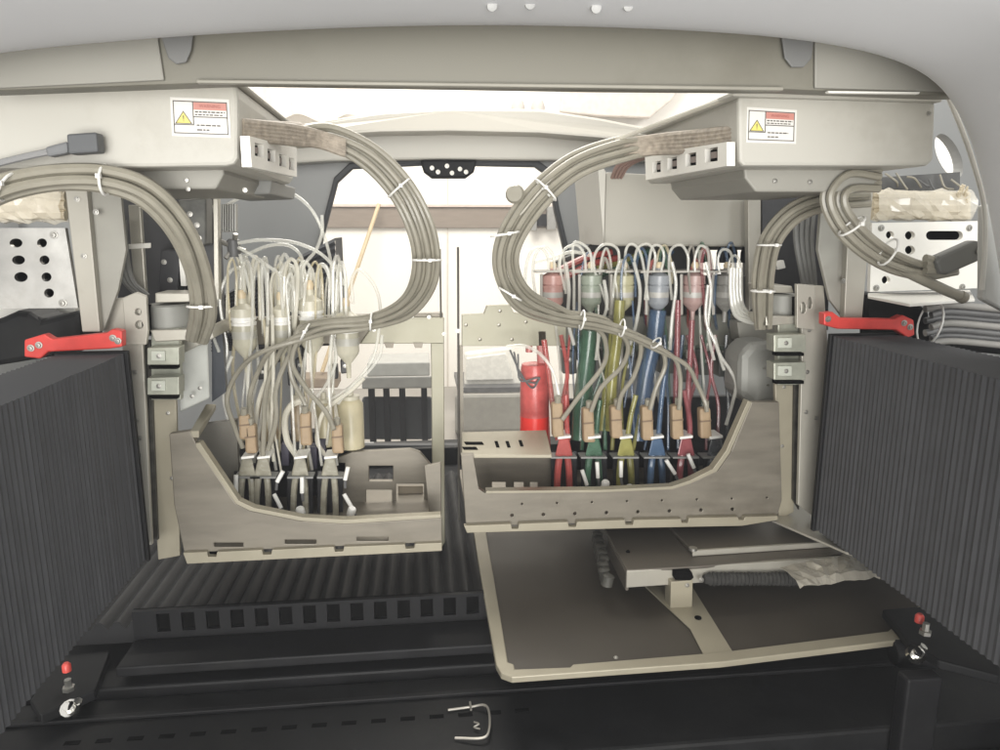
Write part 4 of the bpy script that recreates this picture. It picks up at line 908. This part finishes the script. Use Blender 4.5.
# small black connector on left box front
t = thing('black_plug', 'small black cable plug in front of the left control box', 'plug')
MB().plate([(66, 134), (96, 132), (98, 152), (68, 154)], .60, .014).build('body', mat('plug_dark', (.10, .105, .11), .5), t, .0015)
MB().plate([(44, 147), (67, 141), (68, 153), (47, 157)], .603, .010).build('boot', mat('plug_boot', (.18, .185, .19), .55), t, .002)
MB().tube(pts([(48, 152), (20, 158), (-20, 168)], .606), .0026, 8, 5).build('cable', mat('cable_mid', (.28, .28, .28), .5), t)
# coil of clear hoses at right of the filters
t = thing('tube_coil', 'bunch of clear tubes bending in a U shape left of the right hoses', 'tube bunch')
for k in range(4):
    MB().tube(pts([(731+k*3, 268), (731+k*3.2, 295), (735+k*3, 314-k*2), (746+k*1.5, 321-k*2.5), (762, 324-k*3)], .86+.004*k), .0028, 8, 7).build('tube', tubem, t)

# ============================================================ COLUMNS, PLATES, RAILS
def screws(parent, l, Y, r=.002, m=steel):
    for x, y in l: MB().screw(P(x, y, Y), r).build('screw', m, parent)
t = thing('side_column', 'left upright cream steel column above the red bracket', 'column', 'upright columns beside the bellows')
MB().plate([(64, 181), (86, 181), (100, 332), (82, 332)], .79, .010).build('front_flange', colm, t, .001)
MB().plate([(86, 186), (120, 188), (126, 250), (118, 290), (104, 330), (100, 332)], .80, .006).build('web', mat('web_grey', (.34, .33, .29), .5, .1, dirt=.3), t, .001)
screws(t, [(77, 199), (84, 256), (96, 212)], .79)
t = thing('side_column', 'right upright cream steel column above the red bracket', 'column', 'upright columns beside the bellows')
MB().plate([(850, 184), (874, 184), (862, 322), (844, 322)], .79, .010).build('front_flange', colm, t, .001)
MB().plate([(822, 196), (852, 190), (845, 320), (830, 300), (818, 250)], .80, .006).build('web', mat('web_grey', (.34, .33, .29), .5, .1, dirt=.3), t, .001)
screws(t, [(862, 198), (856, 250), (843, 281)], .79)
# lower uprights
t = thing('rail_upright', 'left narrow upright plate running down beside the bellows', 'upright', 'narrow uprights beside the bellows')
MB().plate([(100, 300), (140, 296), (143, 346), (152, 545), (144, 546), (122, 346), (104, 336)], .815, .006).build('plate', colm, t, .001)
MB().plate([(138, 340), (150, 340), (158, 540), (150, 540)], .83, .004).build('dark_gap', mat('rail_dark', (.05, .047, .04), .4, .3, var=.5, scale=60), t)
screws(t, [(128, 302), (133, 330), (135, 372), (137, 420), (140, 438), (139, 455)], .815, .0018)
m_ = MB(); m_.plate([(148, 400), (176, 398), (180, 556), (158, 560)], .835, .006); m_.build('inner_plate', edgem, t, .001)
screws(t, [(168, 413), (172, 478)], .835, .0015)
t = thing('rail_upright', 'right narrow upright plate running down beside the bellows', 'upright', 'narrow uprights beside the bellows')
MB().plate([(800, 284), (824, 286), (828, 345), (818, 520), (798, 505), (802, 345)], .815, .006).build('plate', colm, t, .001)
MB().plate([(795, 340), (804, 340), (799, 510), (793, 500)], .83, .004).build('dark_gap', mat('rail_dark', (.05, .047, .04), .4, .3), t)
screws(t, [(806, 300), (812, 294), (807, 372), (806, 412), (816, 418), (809, 330)], .815, .0018)
m_ = MB(); m_.plate([(775, 384), (797, 386), (794, 512), (779, 520)], .835, .006); m_.build('inner_plate', edgem, t, .001)
screws(t, [(784, 387), (782, 446)], .835, .0015)
MB().flat([(772, 520), (794, 498), (856, 540), (876, 560), (846, 552)], ZU+.022, .003).build('foot_plate', platem, t, .001)
# rail blocks
def rail(xl, yy, lab, flip):
    t = thing('rail_carriage', lab, 'rail block', 'linear rail blocks')
    s_ = -1 if flip else 1
    for y in yy:
        MB().plate([(xl-16, y-8), (xl+16, y-9), (xl+16, y+9), (xl-16, y+9)], .80, .02).build('block', greenish, t, .001)
        MB().plate([(xl-12, y-5), (xl+2, y-5), (xl+2, y+5), (xl-12, y+5)], .797, .004).build('seal', mat('seal_light', (.50, .52, .45), .4), t, .0006)
        MB().screw(P(xl-4, y, .797), .0018).build('screw', steel, t)
        MB().plate([(xl-14, y+10), (xl+14, y+10), (xl+14, y+13), (xl-14, y+13)], .81, .01).build('gap', dark, t)
    MB().plate([(xl-12, yy[0]-26), (xl+16, yy[0]-28), (xl+18, yy[1]+14), (xl-12, yy[1]+14)], .825, .01).build('back_plate', greenish, t, .001)
    return t
rail(163, (356, 386), 'pair of grey green rail blocks between the left bellows and white box', False)
rail(790, (343, 371), 'pair of grey green rail blocks left of the right bellows', True)
t = thing('gear_motor', 'small grey cylinder motor on the left rail bracket', 'motor', 'small motors above the rail blocks')
MB().lathe(P(171, 330, .85), [(0, .020), (.002, .022), (.028, .022), (.03, .020)], 24).build('body', motorm, t)
MB().plate([(155, 293), (190, 293), (190, 302), (155, 303)], .83, .04).build('flange', platem, t, .001)
MB().plate([(150, 330), (198, 329), (190, 340), (155, 342)], .82, .05).build('base', platem, t, .001)
t = thing('gear_motor', 'small grey cylinder motor right of the right hoses', 'motor', 'small motors above the rail blocks')
MB().lathe(P(780, 316, .85), [(0, .016), (.002, .018), (.026, .018), (.028, .016)], 24).build('body', motorm, t)
MB().plate([(762, 285), (792, 286), (794, 293), (764, 293)], .83, .04).build('flange', platem, t, .001)
MB().plate([(766, 316), (796, 316), (796, 324), (766, 326)], .82, .05).build('base', platem, t, .001)
t = thing('side_bracket', 'cream side bracket plate with hole at the left rail', 'bracket', 'side bracket plates')
MB().plate([(122, 298), (136, 292), (146, 296), (148, 330), (146, 345), (126, 345)], .808, .006, [circ(138, 312, 3.2, 10), circ(139, 325, 4, 10)]).build('plate', colm, t, .001)
MB().plate([(132, 306), (145, 306), (146, 336), (132, 336)], .817, .02).build('recess', dark, t)
t = thing('side_bracket', 'cream side bracket plate with oval holes at the right rail', 'bracket', 'side bracket plates')
MB().plate([(797, 284), (815, 286), (815, 330), (797, 328)], .808, .006, [circ(803, 308, 3, 12, 6), circ(810, 303, 2, 10, 6)]).build('plate', colm, t, .001)
MB().plate([(799, 298), (814, 298), (814, 318), (799, 318)], .8165, .02).build('recess', dark, t)
t = thing('white_box', 'pale upright box between the left rail blocks and the clear tubes', 'box')
MB().hexa([P(178, 352, .86), P(208, 342, .88), P(210, 398, .88), P(180, 412, .86)], [P(178, 352, .95), P(208, 342, .95), P(210, 398, .95), P(180, 412, .95)]).build('body', mat('pale_box', (.58, .59, .55), .4), t, .002)
MB().plate([(180, 340), (210, 326), (214, 338), (182, 354)], .855, .08).build('top', platem, t, .001)
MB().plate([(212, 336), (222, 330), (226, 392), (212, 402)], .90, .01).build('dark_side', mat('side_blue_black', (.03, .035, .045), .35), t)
screws(t, [(192, 396), (200, 388)], .858, .0016)
t = thing('grey_dome', 'large rounded grey motor cover left of the right rail blocks', 'motor cover')
MB().plate([(741, 356), (752, 343), (776, 342), (783, 350), (784, 402), (752, 408), (740, 396)], .885, .06).build('shell', motorm, t, .010)
screws(t, [(764, 368), (768, 385)], .886, .0018)
MB().plate([(737, 322), (780, 325), (778, 345), (740, 342)], .955, .03).build('bracket', mat('web_grey', (.34, .33, .29), .5), t, .001)

# dark interior structures behind the columns
t = thing('gantry', 'dark gantry structure with plates behind the left column', 'gantry')
MB().plate([(118, 190), (216, 190), (222, 336), (118, 336)], .97, .02).build('back_plate', mat('gantry_dark', (.045, .045, .048), .45, var=.3, scale=20), t)
MB().plate([(128, 205), (140, 205), (146, 296), (134, 296)], .88, .008).build('strut', platem, t, .001)
MB().plate([(112, 245), (150, 243), (150, 248), (112, 250)], .87, .004).build('wire_clip', whitep, t, .0005)
MB().plate([(178, 200), (206, 198), (206, 245), (180, 250)], .93, .03).build('block', mat('gantry_mid', (.10, .10, .09), .4, .2, var=.4, scale=60), t, .002)
MB().plate([(160, 250), (180, 250), (178, 292), (158, 292)], .93, .03).build('block', mat('gantry_black', (.03, .03, .034), .4), t, .002)
MB().plate([(179, 258), (184, 258), (186, 286), (181, 286)], .92, .006).build('white_strip', whitep, t)
MB().plate([(213, 196), (218, 196), (219, 300), (214, 300)], .90, .012).build('post', platem, t, .0008)
m_ = MB()
for k in range(7): m_.plate([(220+k*2.4, 204), (221.4+k*2.4, 204), (221.4+k*2.4, 232), (220+k*2.4, 230)], .94, .01)
m_.build('heatsink', mat('fin_grey', (.33, .33, .31), .4, .4), t)
for k in range(3): MB().tube(pts([(112+k*6, 220), (116+k*5, 250), (124+k*4, 280), (140+k*4, 296)], .865), .0032, 8, 6).build('cable', mat('mid_cable', (.2, .2, .19), .5), t)
for x, y in ((190, 214), (197, 225), (188, 236), (199, 238), (164, 262), (170, 280)): MB().screw(P(x, y, .93), .0022).build('screw', steel, t)
t = thing('gantry', 'dark gantry structure with cables behind the right column', 'gantry')
MB().plate([(762, 196), (830, 192), (828, 330), (764, 336)], .99, .02).build('back_plate', mat('gantry_dark', (.045, .045, .048), .45), t)
MB().plate([(748, 195), (761, 195), (761, 300), (749, 312)], .95, .012).build('post', mat('post_mid', (.40, .38, .33), .4, .2), t, .001)
for k in range(4): MB().tube(pts([(796+k*6, 205), (796+k*5, 240), (802+k*4, 275), (806+k*3, 300)], .90), .0035, 8, 6).build('cable', mat('mid_cable', (.2, .2, .19), .5), t)
MB().plate([(776, 262), (784, 260), (786, 268), (778, 270)], .94, .01).build('block', whitep, t, .001)

def corr(mb, p0, p1, h, n, Y0, dY, d):   # upright ridged sheet
    pass
t = thing('rear_bellows', 'black pleated cover slanting up behind the clear filters', 'bellows')
m_ = MB(); A = [P(212, 300, 1.2), P(335, 238, 1.3), P(340, 345, 1.3), P(212, 352, 1.2)]
n = 16; vs = []
for i in range(2*n+1):
    u = i/(2*n); d = .006 if i % 2 else 0
    a = A[0].lerp(A[3], u); b = A[1].lerp(A[2], u); vs += [a+Vector((0, -d, 0)), b+Vector((0, -d, 0)), a+Vector((0, .12, 0)), b+Vector((0, .12, 0))]
for i in range(2*n):
    o_ = i*4; m_.add([vs[o_], vs[o_+1], vs[o_+5], vs[o_+4]], [(0, 1, 2, 3)]); 
m_.add([vs[0], vs[1], vs[3], vs[2]], [(0, 1, 2, 3)]); m_.add([vs[1], vs[-3], vs[-1], vs[3]], [(0, 1, 2, 3)]); m_.add([vs[0], vs[-4], vs[-2], vs[2]], [(0, 1, 2, 3)])
m_.build('pleats', bellm, t)

# punched plates
t = thing('punched_plate', 'left shiny steel plate punched with two columns of dark holes', 'punched plate', 'punched end plates')
hs = [circ(16, 243, 6.5, 14, 4.6), circ(18.5, 260, 6.5, 14, 4.6), circ(21, 277, 6.8, 14, 5), circ(42, 243, 5, 14, 4.6), circ(44.5, 260, 5, 14, 4.6), circ(46.5, 277, 5, 14, 4.6), circ(49, 293, 5, 14, 4.6)]
MB().plate([(-60, 228), (65, 228), (78, 308), (-60, 309)], .80, .006, hs).build('plate', shiny, t, .0006)
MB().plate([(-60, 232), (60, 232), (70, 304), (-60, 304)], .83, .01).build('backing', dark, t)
screws(t, [(54, 235), (63, 303), (-10, 235)], .80, .0028)
t = thing('punched_plate', 'right bright white plate punched with round holes and a long slot', 'punched plate', 'punched end plates')
hs = [circ(890, 235, 4, 14), circ(910, 235.5, 5, 14, 4.5), circ(910, 250, 5, 14, 4.5), circ(888, 251, 4, 14), circ(887, 265.5, 4.2, 14), circ(886, 280, 4.2, 14), slot(926, 231, 963, 240)]
MB().plate([(872, 223), (980, 221), (987, 224), (988, 280), (984, 288), (870, 292)], .80, .006, hs).build('plate', whitep, t, .0006)
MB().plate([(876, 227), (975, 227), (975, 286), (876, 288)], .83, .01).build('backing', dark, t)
screws(t, [(881, 228), (969, 228), (876, 288), (962, 287)], .80, .0026)
MB().flat([(868, 293), (970, 290), (975, 299), (910, 304), (868, 296)], P(920, 295, .80).z, .003).build('lower_lip', whitep, t, .0005)
# wrapped loops above plates
def wrap(label, pl_, r, Y):
    t = thing('wrapped_cables', label, 'wrapped cables', 'cables wrapped in clear film')
    for k in range(5):
        MB().tube([P(x, y+(k-2)*5.2+random.uniform(-1, 1), Y+.004*(k % 2)) for x, y in pl_], r, 8, 5).build('strand', wrapm, t)
    n_ = 15; N_ = 16; (xa, ya), (xb, yb) = pl_[0], pl_[-1]; vs = []
    for i in range(n_):
        c = P(xa+(xb-xa)*i/(n_-1), ya+(yb-ya)*i/(n_-1), Y)
        for k in range(N_):
            a_ = 2*math.pi*k/N_; rr = 1+random.uniform(-.1, .1)+.08*math.sin(i*1.7+k)
            vs.append(c+Vector((random.uniform(-.003, .003), math.cos(a_)*.014*rr-.001, math.sin(a_)*mm(15.5, Y)*rr)))
    mb = MB(); mb.add(vs, [(i*N_+k, i*N_+(k+1) % N_, (i+1)*N_+(k+1) % N_, (i+1)*N_+k) for i in range(n_-1) for k in range(N_)])
    mb.build('film', mat('clear_film', (.85, .80, .68), .12, alpha=.5, var=.1, coat=1, bump=.6, scale=60), t)
    return t
wrap('cables wrapped in wrinkled film above the left punched plate', [(-40, 205), (0, 206), (30, 204), (66, 206)], .0052, .815)
w_ = wrap('cables wrapped in wrinkled yellowed film above the right punched plate', [(872, 205), (905, 205), (938, 206), (968, 206)], .0048, .815)
m_ = MB()
for i in range(14): m_.tube([P(958, 203+random.uniform(-4, 6), .81), P(966+random.uniform(-8, 4), 190+random.uniform(-6, 14), .80)], .0012, 5, 1)
m_.build('frayed_end', wrapm, w_)
for i in range(7):
    x = 885+i*11
    tag(MB().tube([P(x, 176+random.uniform(-4, 4), .838), P(x+random.uniform(4, 14), 184+random.uniform(-6, 6), .832), P(x+random.uniform(8, 22), 190+random.uniform(-6, 4), .838)], .0012, 6, 6).build('loose_wire', random.choice((darkcable, cablem))), ORD[i]+' loose wire from the left on the dark bracket above the yellowed wrapped cables', 'wire', 'loose wires above the right wrapped cables')
tag(MB().plate([(870, 178), (960, 172), (960, 196), (870, 198)], .85, .02).build('dark_bracket', mat('bracket_dim', (.09, .09, .088), .6, var=.4, scale=40)), 'dark bracket strip right above the yellowed wrapped cables', 'bracket')

# dark hoses/chains at either side
t = thing('cable_chain', 'black cable chain hump behind the left red bracket', 'cable chain', 'black cable chains')
MB().plate([(-40, 330), (0, 318), (16, 311), (28, 312), (40, 320), (80, 310), (82, 352), (-40, 372)], .83, .06).build('link_body', blk, t, .006)
MB().plate([(-40, 309), (74, 306), (76, 313), (-40, 330)], .90, .04).build('top_tray', whitep, t, .001)
t = thing('cable_chain', 'black cable chain with bundled clear hoses at the right edge', 'cable chain', 'black cable chains')
MB().plate([(862, 293), (905, 296), (930, 310), (934, 345), (866, 330)], .84, .06).build('link_body', blk, t, .006)
MB().plate([(880, 318), (1060, 330), (1060, 360), (880, 345)], .86, .05).build('link_body', blk, t, .008)
for k in range(7):
    y = 306+k*6
    MB().tube(pts([(925+(k % 2)*6, y+3), (950, y-1), (1000, y+3), (1060, y+8)], .80+.006*(k % 3)), .0042, 10, 6).build('hose', mat('smoky_hose', (.16, .16, .16), .12, var=.3, scale=14, stretch=(1, 1, 8), coat=.8) if k % 3 else mat('pale_hose', (.3, .29, .27), .2), t)
m_ = MB(); ring = [P(930, 323, .79)+Vector((.005*math.cos(a), .02*math.sin(a), .026*math.cos(a))) for a in [2*math.pi*i/18 for i in range(19)]]
m_.tube(ring, .0012, 6, 1); m_.build('cable_tie', tiem, t)
# side walls of the machine inside
t = thing('inner_side_panel', 'dark grey inner side panel behind the left plate', 'side panel', 'inner side panels')
MB().box((P(-5, 300, .95).x-.25, .9, .5), (P(-5, 300, .95).x-.22, 1.46, 1.5)).build('panel', rearm, t)
t = thing('inner_side_panel', 'dark grey inner side panel behind the right plate', 'side panel', 'inner side panels')
MB().box((P(1000, 300, .95).x+.47, .9, .5), (P(1000, 300, .95).x+.5, 1.46, 1.5)).build('panel', rearm, t)

# ============================================================ thin volume added to imitate veiling lens glare
hz = struct(MB().box((-8.4, -3.4, -1.0), (8.4, 5.6, 4.2)).build('glare_haze', inkline), 'stuff')
hm = bpy.data.materials.new('glare_haze_air'); hm.use_nodes = True; nt = hm.node_tree; nt.nodes.clear()
ou = nt.nodes.new('ShaderNodeOutputMaterial'); pv = nt.nodes.new('ShaderNodeVolumePrincipled'); pv.inputs['Color'].default_value = (.93, .95, 1, 1); pv.inputs['Density'].default_value = .022
nt.links.new(pv.outputs[0], ou.inputs['Volume']); hz.data.materials.clear(); hz.data.materials.append(hm)

# ============================================================ origins at the base of each thing
def tree(o):
    yield o
    for c in o.children: yield from tree(c)
bpy.context.view_layer.update()
for o in [o for o in list(COL.objects) if o.parent is None and o.type in ('EMPTY', 'MESH')]:
    ms = [c for c in tree(o) if c.type == 'MESH']
    vs = [v.co for c in ms for v in c.data.vertices]
    if not vs: continue
    lo = Vector([min(v[i] for v in vs) for i in range(3)]); hi = Vector([max(v[i] for v in vs) for i in range(3)])
    c = Vector(((lo.x+hi.x)/2, (lo.y+hi.y)/2, lo.z))
    for q in ms: q.data.transform(Matrix.Translation(-c))
    o.location = c
